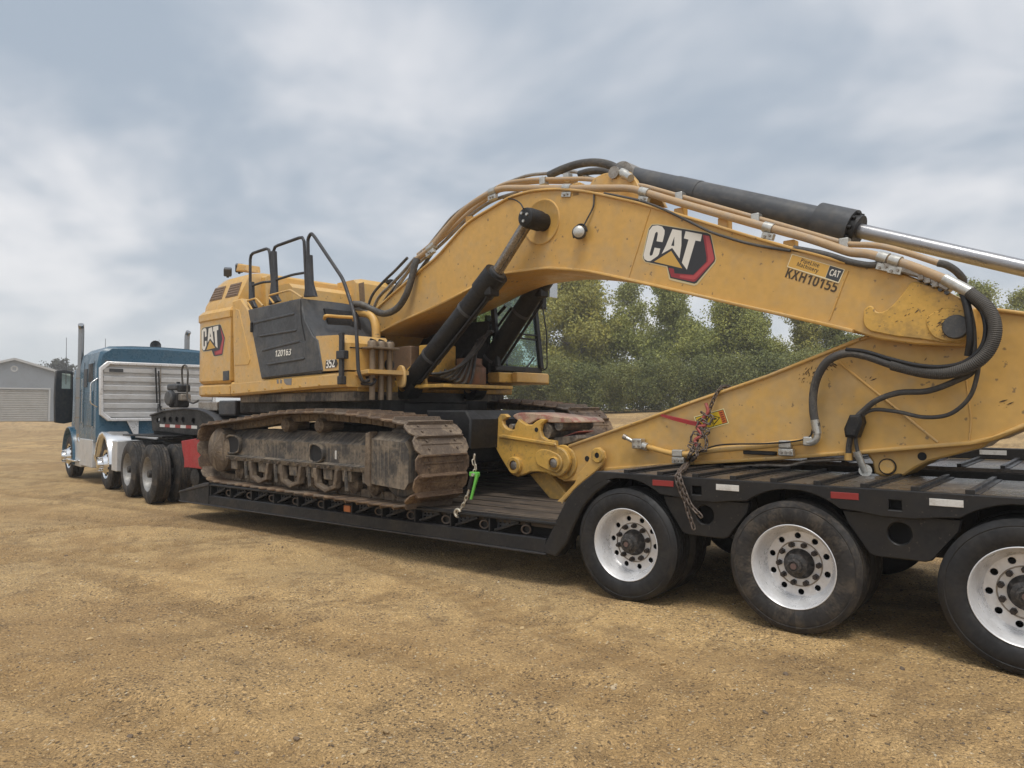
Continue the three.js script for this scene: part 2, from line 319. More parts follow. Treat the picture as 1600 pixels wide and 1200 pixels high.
{
  const radii = [0]; for (let r = 0.7; r < 800;) { radii.push(r); r *= r < 60 ? 1.0135 : 1.06; }
  const az = []; const mid = Math.PI / 2 + THREE.MathUtils.degToRad(39.1);   // heading of the view as atan2(-z, x)
  for (let k = 0; k < 660; k++) az.push(mid - 0.72 + 1.44 * k / 660);
  for (let k = 0; k <= 60; k++) az.push(mid + 0.72 + (2 * Math.PI - 1.44) * k / 61);
  const pos = [], col = [], uv = [], idx = [], n = az.length;
  for (const r of radii) for (const a of az) {
    const x = 1.8 + r * Math.cos(a), z = 5.4 - r * Math.sin(a);
    pos.push(x, groundY(x, z) + groundFine(x, z), z); uv.push(x, z);
    const damp = sstep(0.50, 0.66, 0.6 * fbm(x * 0.5 + 9, z * 0.5, 4, 0, 83) + 0.4 * fbm(x * 2.6, z * 2.6, 3, 0, 85));
    const soil = sstep(0.55, 0.68, 0.32 * fbm(x * 0.9 + 31, z * 0.9, 4, 0, 87) + 0.68 * fbm(x * 7.3 + z * 2.1, z * 4.6, 4, 0, 89, 0.62));
    const ang = 0.42, tu = x * Math.cos(ang) - z * Math.sin(ang), tv = x * Math.sin(ang) + z * Math.cos(ang);
    const lane = sstep(0.50, 0.66, fbm(tu * 0.07 + 5, tv * 0.75 + 2.5, 4, 0, 91));
    const pale = sstep(0.50, 0.68, fbm(x * 0.22 + 2, z * 0.22 + 14, 4, 0, 93));
    const tk = trackMarks(x, z); let c = [0.95, 0.95, 0.95];
    c = mix3(c, [1.22, 1.18, 1.10], pale * 0.7); c = mix3(c, [0.66, 0.60, 0.53], damp * 0.70); c = mix3(c, [0.70, 0.65, 0.60], lane * 0.55); c = mix3(c, [0.50, 0.47, 0.45], soil * 0.6); c = mix3(c, [0.60, 0.55, 0.49], tk[0] * 0.75);
    col.push(...c);
  }
  for (let i = 0; i + 1 < radii.length; i++) for (let k = 0; k < n; k++) { const k1 = (k + 1) % n, a = i * n + k, b = i * n + k1, c = a + n, d = b + n; idx.push(a, b, c, b, d, c); }
  const g = new THREE.BufferGeometry();
  g.setAttribute('position', new THREE.Float32BufferAttribute(pos, 3)); g.setAttribute('uv', new THREE.Float32BufferAttribute(uv, 2)); g.setAttribute('color', new THREE.Float32BufferAttribute(col, 3));
  g.setIndex(idx); g.computeVertexNormals();
  // gravel grain, 6 m across: rounded grit of several sizes, and dark chips that gather in drifts
  const S = 2048, hgt = new Float32Array(S * S), tone = new Float32Array(S * S), rs = mulberry(77);
  const drift = (u, v) => sstep(0.46, 0.64, 0.55 * fbm(u * 7, v * 7, 4, 7, 161) + 0.45 * fbm(u * 24, v * 24, 3, 24, 163));
  const lay = (cx, cy, R, e, t, k, rot) => {
    const q = Math.ceil(R * 1.6), c = Math.cos(rot), sn = Math.sin(rot);
    for (let dy = -q; dy <= q; dy++) for (let dx = -q; dx <= q; dx++) {
      const d = Math.hypot((dx * c + dy * sn) * e, (dy * c - dx * sn) / e) / R; if (d > 1) continue;
      const o = ((cy + dy + S) % S | 0) * S + ((cx + dx + S) % S | 0), hh = Math.sqrt(1 - d * d) * k;
      if (hh > hgt[o]) { hgt[o] = hh; tone[o] = t; }
    }
  };
  for (let k = 0; k < 300000; k++) { const big = rs(), R = big > 0.994 ? 3 + rs() * 3 : big > 0.80 ? 2.0 + rs() * 1.6 : 1.0 + rs() * 1.1; lay(rs() * S, rs() * S, R, 0.8 + rs() * 0.4, 0.2 + rs() * 0.8, 0.35 + R / 8, rs() * 3.14); }
  for (let k = 0; k < 90000; k++) { const cx = rs() * S, cy = rs() * S; if (rs() > 0.12 + 0.6 * drift(cx / S, cy / S)) continue; const R = 0.9 + rs() * rs() * 3.2; lay(cx, cy, R, 0.6 + rs() * 0.5, rs() * 0.16, 0.5 + R / 8, rs() * 3.14); }
  const map = colourTex(S, 6, (u, v) => {
    const o = (v * S | 0) * S + (u * S | 0), n1 = fbm(u * 40, v * 40, 4, 40, 95), n2 = vnoise(u * 700, v * 700, 700, 97), g = drift(u, v);
    let c = mix3([0.50, 0.335, 0.148], [0.36, 0.24, 0.108], n1); c = mix3(c, [0.24, 0.165, 0.085], g * 0.30);
    if (hgt[o] > 0.02) { const t = tone[o]; c = mix3(c, t > 0.975 ? [0.68, 0.57, 0.40] : t > 0.62 ? [0.66, 0.45, 0.21] : t > 0.34 ? [0.52, 0.35, 0.162] : t > 0.18 ? [0.32, 0.215, 0.105] : [0.115, 0.085, 0.055], 0.8); }
    const k = 0.86 + 0.28 * n2; return [c[0] * k, c[1] * k, c[2] * k];
  });
  const bump = greyTex(S, 6, (u, v) => 0.15 + 0.55 * hgt[(v * S | 0) * S + (u * S | 0)] + 0.2 * fbm(u * 160, v * 160, 3, 160, 99));
  const ground = structure('ground', g, std({ map, vertexColors: true, roughness: 0.95, bumpMap: bump, bumpScale: 0.024 }));
  ground.castShadow = false;
}
// loose stones lying on the gravel
{
  const g = new THREE.IcosahedronGeometry(1, 1), p = g.attributes.position;
  for (let i = 0; i < p.count; i++) { const k = 0.8 + 0.4 * vnoise(p.getX(i) * 2 + 5, p.getY(i) * 2 + p.getZ(i) * 3 + 5, 0, 3); p.setXYZ(i, p.getX(i) * k, p.getY(i) * k * 0.62, p.getZ(i) * k); }
  g.computeVertexNormals();
  const N = 15000, im = new THREE.InstancedMesh(g, std({ color: 0xffffff, roughness: 0.9 }), N), m = new THREE.Matrix4(), q = new THREE.Quaternion(), c = new THREE.Color(), rs = mulberry(5);
  for (let i = 0; i < N; i++) {
    const d = 2.6 + 13 * Math.pow(rs(), 1.35), a = Math.PI / 2 + THREE.MathUtils.degToRad(39.1) + (rs() - 0.5) * 1.5, x = 1.8 + d * Math.cos(a), z = 5.4 - d * Math.sin(a), s = (rs() > 0.992 ? 0.010 + rs() * 0.010 : 0.003 + 0.0065 * rs() * rs());
    q.setFromEuler(new THREE.Euler((rs() - 0.5), rs() * 6.3, (rs() - 0.5)));
    m.compose(V(x, groundY(x, z) + groundFine(x, z) + s * 0.25, z), q, V(s * (0.8 + rs() * 0.6), s, s)); im.setMatrixAt(i, m);
    const t = rs(), b = 0.8 + rs() * 0.4; c.setRGB(...(t > 0.95 ? [0.54, 0.47, 0.34] : t > 0.5 ? [0.47, 0.335, 0.17] : t > 0.25 ? [0.34, 0.235, 0.12] : [0.15, 0.11, 0.075]).map(v => v * b)); im.setColorAt(i, c);
  }
  shade(im).name = 'gravel'; im.userData = { kind: 'stuff', label: 'small loose tan and brown stones strewn over the yard', category: 'gravel' }; scene.add(im);
}

// ---------- trees: trunk, limbs and a crown of many small leaves
const bark = worn([0.20, 0.17, 0.135], [0.36, 0.32, 0.265], { amt: 0.8, seed: 101, rough: 0.85, m: 1.2, bump: 0.02 });
const leafMat = new THREE.MeshPhysicalMaterial({ vertexColors: true, roughness: 0.75, side: THREE.DoubleSide, transmission: 0.28, thickness: 0 });
function growTree(seed, H, spread, o = {}) {
  const r = mulberry(seed), R = (a, b) => a + (b - a) * r(), wood = [], tips = [];
  const { low = 0.22, leaves = 6500, size = 0.105, tone = [0.245, 0.255, 0.058], tone2 = [0.42, 0.39, 0.09], clump = 0.85, shape = 0.62 } = o;
  function limb(p, dir, len, rad, lvl) {
    const pts = [p.clone()]; let d = dir.clone(), q = p.clone();
    for (let i = 0; i < 5; i++) { d.add(V(R(-0.16, 0.16), lvl ? 0.05 : 0.1, R(-0.16, 0.16))).normalize(); q = q.clone().addScaledVector(d, len / 5); pts.push(q); }
    for (let i = 0; i < 5; i++) wood.push(cyl(pts[i].toArray(), pts[i + 1].toArray(), rad * (1 - i * 0.17), rad * (1 - (i + 1) * 0.17), lvl ? 5 : 8, true));
    if (lvl >= 2) { tips.push(pts[3], pts[5]); return; }
    const n = lvl ? 6 : 19;
    for (let i = 0; i < n; i++) {
      const t = lvl ? R(0.35, 1) : low + (1 - low) * (i + R(0, 0.8)) / n, k = Math.min(4, Math.floor(t * 5)), at = pts[k].clone().lerp(pts[k + 1], t * 5 - k), a = r() * 6.283;
      const wide = lvl ? len * R(0.45, 0.7) : spread * (0.5 + 0.8 * Math.sin(Math.PI * Math.pow(clamp((t - low) / (1 - low)), shape) * 0.92 + 0.15)) * R(0.65, 1.1);
      limb(at, V(Math.cos(a), lvl ? R(-0.15, 0.7) : R(0.15, 0.75) + t * 0.5, Math.sin(a)).normalize(), wide, rad * (lvl ? 0.5 : 0.42) * (1.15 - t * 0.5), lvl + 1);
    }
    tips.push(pts[5]);
  }
  limb(V(0, -0.2, 0), V(R(-0.05, 0.05), 1, R(-0.05, 0.05)), H * 0.93, H * 0.016, 0);
  const pos = [], nor = [], col = [], per = Math.ceil(leaves / tips.length), v = V(), n = V(), a = V(), b = V();
  for (const t of tips) {
    const hue = r(), cl = clump * R(0.6, 1.25), flat = R(0.8, 1.45);
    for (let i = 0; i < per; i++) {
      do v.set(R(-1, 1), R(-1, 1), R(-1, 1)); while (v.lengthSq() > 1);
      v.multiplyScalar(cl); v.y *= flat; v.add(t); if (v.y < 0.15) continue;
      n.set(R(-1, 1), R(-0.3, 1), R(-1, 1)).normalize(); a.set(R(-1, 1), R(-1, 1), R(-1, 1)).cross(n).normalize(); b.crossVectors(n, a);
      const s = size * R(0.6, 1.3), q = [[-1, 0], [0, -0.55], [1, 0], [0, 0.55]].map(c => [v.x + (a.x * c[0] + b.x * c[1]) * s, v.y + (a.y * c[0] + b.y * c[1]) * s, v.z + (a.z * c[0] + b.z * c[1]) * s]);
      const w = n.clone(); for (const k of [0, 1, 2, 0, 2, 3]) { pos.push(...q[k]); nor.push(w.x, w.y, w.z); }
      const c = mix3(tone, tone2, clamp(hue * 0.6 + R(-0.1, 0.5))), g = R(0.75, 1.2); for (let k = 0; k < 6; k++) col.push(c[0] * g, c[1] * g, c[2] * g);
    }
  }
  const g = new THREE.BufferGeometry(); g.setAttribute('position', new THREE.Float32BufferAttribute(pos, 3)); g.setAttribute('normal', new THREE.Float32BufferAttribute(nor, 3)); g.setAttribute('color', new THREE.Float32BufferAttribute(col, 3));
  return { wood: merge(wood), crown: g };
}
function plantTree(kind, name, label, cat, pxHeading, dist, scale, turn, group) {
  const a = THREE.MathUtils.degToRad(pxHeading), x = 1.8 - dist * Math.sin(a), z = 5.4 - dist * Math.cos(a);
  const t = root(name, label, cat, [x, groundY(x, z), z], turn, group);
  part(t, name === 'shrub' ? 'stem' : 'trunk', kind.wood, bark); part(t, name === 'shrub' ? 'foliage' : 'crown', kind.crown, leafMat);
  t.scale.set(scale, scale, scale); return t;
}
const kinds = [
  growTree(11, 10.5, 2.2, { low: 0.06, leaves: 36000, tone2: [0.492, 0.446, 0.096] }),
  growTree(12, 11.5, 1.9, { low: 0.14, leaves: 27000, tone: [0.212, 0.246, 0.060], tone2: [0.368, 0.375, 0.088], clump: 0.75 }),
  growTree(13, 10, 2.4, { low: 0.08, leaves: 32000, tone: [0.212, 0.246, 0.055], tone2: [0.410, 0.407, 0.088] }),
  growTree(14, 12, 2.0, { low: 0.20, leaves: 12500, tone: [0.218, 0.246, 0.061], tone2: [0.383, 0.375, 0.092], clump: 0.65 }),
];
const bushes = [growTree(21, 3.9, 2.0, { low: 0.03, leaves: 20000, size: 0.095, tone: [0.137, 0.161, 0.040], tone2: [0.260, 0.265, 0.061] }), growTree(22, 3.3, 1.9, { low: 0.03, leaves: 19000, size: 0.095, tone: [0.116, 0.142, 0.035], tone2: [0.218, 0.233, 0.053] })];
const head = px => 39.1 - THREE.MathUtils.radToDeg(Math.atan((px - 800) / 1150));
[ // px-wide bearing, distance, kind, scale, turn
  [775, 57, 0, 0.96, 60, 'green tree seen through the cab windows'],
  [855, 59, 3, 0.86, 200, 'slender tree just beside the wire loop of the cab mirror'],
  [905, 55, 0, 1.10, 130, 'dense full green tree nearest the cab under the arm'],
  [955, 57, 2, 1.06, 30, 'dense green tree second from the cab under the arm'],
  [1003, 62, 3, 0.94, 80, 'open slender tree with a bare pale trunk and sky behind it'],
  [1050, 57, 1, 0.92, 300, 'upright leafy tree under the red hexagon of the arm'],
  [1092, 55, 2, 0.84, 230, 'rounded tree with yellowish leaves midway under the arm'],
  [1140, 61, 3, 0.88, 20, 'thin open tree with pale sky gaps under the arm'],
  [1176, 58, 1, 0.80, 110, 'narrow tree beside the large sky gap under the arm'],
  [1218, 55, 2, 0.70, 75, 'low round tree above the hazard sign'],
  [1262, 57, 0, 0.72, 260, 'green tree above the bent hose on the stick'],
  [1310, 56, 1, 0.72, 330, 'tree nearest the elbow of the arm and stick'],
  [1545, 60, 3, 0.74, 150, 'tree rising over the stick beside the corrugated hose'],
  [1612, 60, 3, 0.70, 15, 'tree rising over the stick at its upper right end'],
].forEach(([px, d, k, s, t, label]) => plantTree(kinds[k], 'tree', label, 'tree', head(px), d, s, t, 'trees along the far edge of the yard'));
[[735, 53, 1.0, 0, 'dark bush low behind the cab platform'], [815, 52, 1.05, 40, 'dark bush just under the cab platform corner'], [868, 51, 1.0, 80, 'dark bush behind the far end of the crawler track'], [915, 52, 1.05, 10, 'dark bush at the foot of the full green tree'], [962, 51, 0.9, 120, 'dark bush above the shoes of the far crawler track'], [1008, 52, 1.05, 200, 'dark bush at the foot of the pale trunk'], [1052, 51, 0.9, 300, 'dark bush above the top edge of the stick'], [1098, 52, 1.1, 30, 'dark bush beyond the chain over the stick'], [1150, 51, 0.95, 250, 'dark bush right of the chain over the stick'], [1205, 52, 1.1, 160, 'dark bush showing above the middle of the stick'], [1262, 51, 1.0, 70, 'dark bush furthest along above the stick']]
  .forEach(([px, d, s, t, label], i) => plantTree(bushes[i % 2], 'shrub', label, 'bush', head(px), d, s * 0.78, t, 'bushes at the foot of the trees'));
{
  const far = growTree(31, 12, 3.6, { low: 0.45, leaves: 5200, size: 0.24, tone: [0.045, 0.05, 0.03], tone2: [0.075, 0.075, 0.045], clump: 0.7, shape: 0.5 });
  plantTree(far, 'tree', 'lone dark spreading tree behind the grey metal shed', 'tree', head(95), 165, 0.86, 30);
}

// ---------- grey metal shed
{
  const a = 73.2, dist = 117, ra = THREE.MathUtils.degToRad(a), cx = 1.8 - dist * Math.sin(ra), cz = 5.4 - dist * Math.cos(ra);
  const s = root('metal_shed', 'long grey corrugated metal shed with a wide ribbed roller door', 'shed', [cx, groundY(cx, cz), cz], a);   // its gable faces the yard
  const W = 6.9, E = 6.0, P = 8.15, D = 22, wallM = worn([0.235, 0.26, 0.29], [0.20, 0.215, 0.23], { amt: 0.4, seed: 111, rough: 0.5, m: 5 }), roofM = worn([0.30, 0.315, 0.33], [0.23, 0.23, 0.24], { amt: 0.5, seed: 113, rough: 0.45, m: 5 }), trim = std({ color: lin(0.42, 0.43, 0.43), roughness: 0.5 });
  const dx = -0.35, dw = 4.35, dh = 4.35;
  // gable wall in front, turned to face +z of its own frame
  part(s, 'gable_wall', prism([[-W, 0], [dx - dw, 0], [dx - dw, dh], [dx + dw, dh], [dx + dw, 0], [W, 0], [W, E], [0, P], [-W, E]], -0.15, 0, 0), wallM);
  for (let x = -W + 0.15; x < W; x += 0.46) { const y0 = x > dx - dw - 0.1 && x < dx + dw + 0.1 ? dh + 0.12 : 0.02, y1 = E + (P - E) * (1 - Math.abs(x) / W) - 0.1; part(s, 'wall_rib', box(x - 0.05, x + 0.05, y0, y1, 0.002, 0.045), wallM); }
  part(s, 'side_wall', box(-W + 0.01, -W + 0.16, 0, E - 0.05, -D, -0.155), wallM); part(s, 'side_wall', box(W - 0.16, W - 0.01, 0, E - 0.05, -D, -0.155), wallM); part(s, 'rear_wall', prism([[-W + 0.2, 0], [W - 0.2, 0], [W - 0.2, E - 0.06], [0, P - 0.1], [-W + 0.2, E - 0.06]], -D, -D + 0.15, 0), wallM);
  for (const q of [-1, 1]) {
    const sl = part(s, 'roof', prism(q < 0 ? [[-W - 0.35, E - 0.06], [-0.002, P + 0.05], [-0.002, P + 0.2], [-W - 0.35, E + 0.09]] : [[W + 0.35, E - 0.06], [0.002, P + 0.05], [0.002, P + 0.2], [W + 0.35, E + 0.09]], -D - 0.3, 0.28, 0.02), roofM);
    part(sl, 'rake_trim', beam([q * (W + 0.36), E - 0.02, 0.33], [q * 0.01, P + 0.09, 0.33], 0.06, 0.30), trim);
  }
  const door = part(s, 'roller_door', box(dx - dw + 0.12, dx + dw - 0.12, 0, dh - 0.12, -0.2, -0.14), worn([0.36, 0.355, 0.335], [0.26, 0.25, 0.225], { amt: 0.4, seed: 115, rough: 0.5, m: 4, size: 256 }));
  for (let i = 0; i < 14; i++) part(door, 'door_rib', box(dx - dw + 0.14, dx + dw - 0.14, 0.06 + i * 0.30, 0.06 + i * 0.30 + 0.20, -0.138, -0.07, 0.03), door.material);
  for (const q of [-1, 1]) part(s, 'door_jamb', box(dx + q * dw - 0.11, dx + q * dw + 0.11, 0, dh - 0.1, -0.05, 0.06), trim);
  part(s, 'door_header', box(dx - dw - 0.11, dx + dw + 0.11, dh - 0.09, dh + 0.1, -0.05, 0.07), trim);
  const vent = part(s, 'gable_vent', lathe([[0.001, 0.03], [0.22, 0.03], [0.25, 0.05], [0.40, 0.06], [0.42, 0.0]], [0, 6.95, 0.0], [0, 6.95, 1], 28), trim);
  for (let i = -2; i < 3; i++) part(vent, 'louvre', beam([-0.2, 6.95 + i * 0.085, 0.055], [0.2, 6.95 + i * 0.085, 0.055], 0.03, 0.03), wallM);
}
// ---------- wheels: built facing +z, hub axis through the origin, outer side wall at z = 0
const R0 = 0.47;
const wheelGeo = (() => {
  const w = 0.275, tyre = [[0.300, -0.022], [0.312, -0.010], [0.345, 0.001], [0.385, 0.003], [0.418, -0.003], [0.424, -0.007], [0.430, -0.004], [0.452, -0.013], [0.462, -0.024]];
  for (let k = 0; k < 5; k++) { const a = -0.030 - k * 0.0445; tyre.push([R0, a], [R0, a - 0.035], [R0 - 0.014, a - 0.037], [R0 - 0.014, a - 0.0425]); }
  tyre.push([R0, -w + 0.03], [0.462, -w + 0.024], [0.44, -w + 0.012], [0.39, -w + 0.004], [0.30, -w + 0.022]);
  const rim = [[0.3035, -0.024], [0.3035, -0.012], [0.299, -0.009], [0.293, -0.014], [0.288, -0.030], [0.280, -0.040], [0.272, -0.070], [0.266, -0.080], [0.258, -0.120], [0.248, -0.150], [0.232, -0.165]];
  const ax = (p, s = 48) => lathe(p, [0, 0, 0], [0, 0, 1], s);
  const holes = [], nuts = [];
  for (let k = 0; k < 10; k++) { const a = k / 10 * 6.2832 + 0.31; holes.push([Math.cos(a) * 0.204, Math.sin(a) * 0.204, 0.0215]); nuts.push([Math.cos(a + 0.31) * 0.143, Math.sin(a + 0.31) * 0.143]); }
  const ring = []; for (let k = 0; k < 64; k++) ring.push([Math.cos(k / 64 * 6.2832) * 0.238, Math.sin(k / 64 * 6.2832) * 0.238]);
  const disc = prism(ring, -0.176, -0.163, 0.003, [...holes, [0, 0, 0.108]]);
  return {
    tyre: ax(tyre, 72), rim: ax(rim, 64), disc,
    flange: ax([[0.168, -0.163], [0.166, -0.157], [0.160, -0.157], [0.158, -0.163]], 40),
    back: ax([[0.30, -0.25], [0.27, -0.2], [0.24, -0.18], [0.05, -0.19]], 32),
    drum: ax([[0.001, -0.20], [0.19, -0.20], [0.19, -0.26], [0.001, -0.26]], 24),
    hub: ax([[0.112, -0.18], [0.106, -0.14], [0.088, -0.12], [0.082, -0.075], [0.058, -0.065], [0.054, -0.035], [0.040, -0.027], [0.034, -0.027], [0.032, -0.034], [0.001, -0.034]], 30),
    cap: ax([[0.022, -0.034], [0.021, -0.026], [0.001, -0.026]], 18),
    nut: (() => { const g = merge([cyl([0, 0, -0.165], [0, 0, -0.128], 0.0185, 0.0165, 6), cyl([0, 0, -0.13], [0, 0, -0.112], 0.0105, 0.0105, 10)]); return g; })(), nuts,
  };
})();
const hubM = worn([0.040, 0.038, 0.037], [0.11, 0.098, 0.088], { amt: 0.7, seed: 121, rough: 0.5, m: 0.3, size: 256, metal: 0.3 });
const nutM = std({ color: lin(0.055, 0.045, 0.040), roughness: 0.5, metalness: 0.5 }), capM = std({ color: lin(0.13, 0.085, 0.075), roughness: 0.4 });
function wheel(parent, x, y, z, turn = 0, bright = true, flip = false, muddy = false) {
  const w = new THREE.Group(); w.name = 'wheel'; w.position.set(x, y, z); w.rotation.set(0, flip ? Math.PI : 0, turn); parent.add(w);
  part(w, 'tyre', wheelGeo.tyre, muddy ? M.tread : M.rubber);
  if (bright) {
    part(w, 'rim', wheelGeo.rim, M.alu); part(w, 'wheel_disc', wheelGeo.disc, M.alu); part(w, 'pilot_ring', wheelGeo.flange, M.steel); part(w, 'brake_drum', wheelGeo.drum, M.deep); part(w, 'hub', wheelGeo.hub, hubM); part(w, 'hub_cap', wheelGeo.cap, capM);
    for (const [nx, ny] of wheelGeo.nuts) { const n = part(w, 'lug_nut', wheelGeo.nut, nutM); n.position.set(nx, ny, 0); n.scale.set(1.2, 1.2, 1); }
  } else part(w, 'rim', wheelGeo.back, M.aluPaint);
  return w;
}

// ---------- the lowboy trailer
const trailer = root('lowboy_trailer', 'black lowboy trailer carrying the excavator, with cleated deck over three axles', 'trailer', [0, 0, 0]);
const RX = [-1.38, 0, 1.38];
for (const [i, x] of RX.entries()) {
  wheel(trailer, x, R0, 0.0, [0.25, 0.05, 0.4][i], true, false, i === 1); wheel(trailer, x, R0, -0.335, 0, false);
  wheel(trailer, x, R0, -3.05, 0.3, true, true); wheel(trailer, x, R0, -2.715, 0, false, true);
  part(trailer, 'axle', cyl([x, R0, -0.2], [x, R0, -2.85], 0.065), M.black);
  for (const z of [-0.75, -2.3]) { part(trailer, 'air_spring', lathe([[0.001, 0], [0.11, 0.01], [0.13, 0.06], [0.11, 0.1], [0.13, 0.14], [0.11, 0.2], [0.001, 0.2]], [x + 0.38, 0.56, z], [x + 0.38, 1, z], 20), M.black); part(trailer, 'suspension_arm', beam([x - 0.42, 0.62, z], [x + 0.42, 0.46, z], 0.09, 0.12), M.black); part(trailer, 'suspension_hanger', prism([[x - 0.55, 1.0], [x - 0.30, 1.0], [x - 0.36, 0.55], [x - 0.47, 0.55]], z - 0.06, z + 0.06), M.black); }
}
// near side: fascia with a bracket between each pair of wheels
const arch = (xc, a0, a1, r = 0.555) => { const o = []; for (let k = 0; k <= 14; k++) { const a = a0 + (a1 - a0) * k / 14; o.push([xc + Math.cos(a) * r, Math.min(1.022, R0 + Math.sin(a) * r)]); } return o; };
const fasciaPts = (() => {
  const o = [[-1.66, 1.068], [5.2, 1.068], [5.2, 0.9]];
  for (let i = 3; i >= 0; i--) { const xc = -1.38 + 1.38 * i; o.push([xc + 0.46, 0.905], ...arch(xc, 0.93, Math.PI - 0.93), [xc - 0.46, 0.905]); if (i) o.push([xc - 0.69 + 0.1, 0.885], [xc - 0.69 - 0.1, 0.885]); }
  return o.slice(0, -1).concat([[-1.74, 0.90], [-1.80, 0.92]]);
})();
function halfDeck(zo, zi, dy, near) {     // one side of the cleated rear deck, between the outer and the inner edge
  const s = Math.sign(zi - zo), lo = Math.min(zo, zi), hi = Math.max(zo, zi);
  const pl = part(trailer, 'rear_deck', box(-1.64, 5.2, 1.036 + dy, 1.066 + dy, lo + 0.012, hi - 0.012), M.deckPlate);
  for (let k = 0; k < 14; k++) {
    const x = -1.36 + k * 0.308; if (x > 5) break;
    const c = part(pl, 'cleat', merge([box(x - 0.016, x + 0.016, 1.066 + dy, 1.094 + dy, lo + 0.03, hi - 0.02, 0.004), box(x + 0.014, x + 0.05, 1.0665 + dy, 1.073 + dy, lo + 0.03, hi - 0.02)]), k > 7 ? M.railPaint : M.black);
    part(pl, 'cleat_end', box(x - 0.026, x + 0.026, 1.066 + dy, 1.098 + dy, s < 0 ? hi - 0.03 : lo + 0.01, s < 0 ? hi - 0.01 : lo + 0.03, 0.004), M.black);
  }
  part(trailer, 'inner_beam', box(-1.9, 5.2, 0.62, 1.034 + dy, (s < 0 ? lo : hi - 0.09), (s < 0 ? lo + 0.09 : hi), 0.01), M.black);
  if (near) {
    const f = part(trailer, 'side_fascia', prism(fasciaPts, -0.055, 0.0, 0.006, [[[-.768, 1.0], [-.768, .935], [-.692, .935], [-.692, 1.0]].reverse(), [[.640, 1.0], [.640, .935], [.716, .935], [.716, 1.0]].reverse()]), M.black);
    for (const [x0, x1, m, n] of [[-1.11, -.923, M.redLens, 'red_reflector'], [-.566, -.384, M.whiteTape, 'white_reflector'], [.274, .456, M.redLens, 'red_reflector'], [.88, 1.07, M.whiteTape, 'white_reflector']]) part(f, n, prism([[x0, 0.984], [x1, 0.984], [x1, 1.030], [x0, 1.030]], 0.001, 0.006, 0.002), m);
    part(f, 'pocket', box(-.79, -.67, .91, 1.02, -.14, -.1), M.deep); part(f, 'pocket', box(.62, .74, .91, 1.02, -.14, -.1), M.deep);
    for (let i = 0; i < 3; i++) {
      const x = -0.69 + 1.38 * i;
      part(trailer, 'hanger_plate', prism([[x - 0.36, 0.90], [x + 0.36, 0.90], [x + 0.345, 0.82], [x + 0.19, 0.62], [x + 0.15, 0.605], [x - 0.15, 0.605], [x - 0.19, 0.62], [x - 0.33, 0.82]], -0.12, -0.06, 0.008, [[x, 0.775, 0.072]]), M.black);
      part(trailer, 'hanger_gusset', box(x - 0.3, x + 0.3, 0.62, 1.03, -0.22, -0.2), M.deep);
    }
  } else {
    part(trailer, 'side_fascia', prism(fasciaPts.map(p => [p[0], p[1] + dy]), zo, zo + 0.05, 0.006), M.black);
    for (let i = 0; i < 3; i++) part(trailer, 'hanger_plate', prism([[-1.05 + 1.38 * i, 0.9], [-0.33 + 1.38 * i, 0.9], [-0.54 + 1.38 * i, 0.61], [-0.84 + 1.38 * i, 0.61]], zo + 0.06, zo + 0.12), M.black);
  }
}
halfDeck(0, -1.30, 0, true); halfDeck(-3.05, -1.80, 0.05, false);
part(trailer, 'boom_trough', box(-1.9, 5.2, 0.60, 0.64, -1.79, -1.31), M.black);
const edgeRail = part(trailer, 'edge_rail', box(-1.4, 5.2, 1.118, 1.23, -3.14, -3.06, 0.01), M.black);
for (let k = 0; k < 12; k++) part(edgeRail, 'reflective_tape', box(-1.2 + k * 0.5, -1.2 + k * 0.5 + 0.22, 1.165, 1.21, -3.059, -3.055), k % 2 ? M.redLens : M.whiteTape);
part(trailer, 'tail_beam', box(5.2, 5.35, 0.6, 1.06, -3.05, 0, 0.02), M.black);
// slope from the well up to the rear deck
for (const [z0, z1] of [[-0.16, -0.002], [-1.45, -1.31], [-1.79, -1.65], [-3.05, -2.89]]) part(trailer, 'slope_beam', prism([[-1.657,1.066],[-1.782,.981],[-1.897,.89],[-1.973,.8],[-2.092,.596],[-2.251,.303],[-2.086,.283],[-1.974,.41],[-1.885,.588],[-1.783,.764],[-1.664,.884],[-1.503,.993]], z0, z1, 0.012), M.black);
part(trailer, 'slope_plate', prism([[-1.645, 1.040], [-1.665, 1.062], [-2.02, 0.605], [-1.99, 0.60]], -3.04, -0.17, 0.004), M.black);

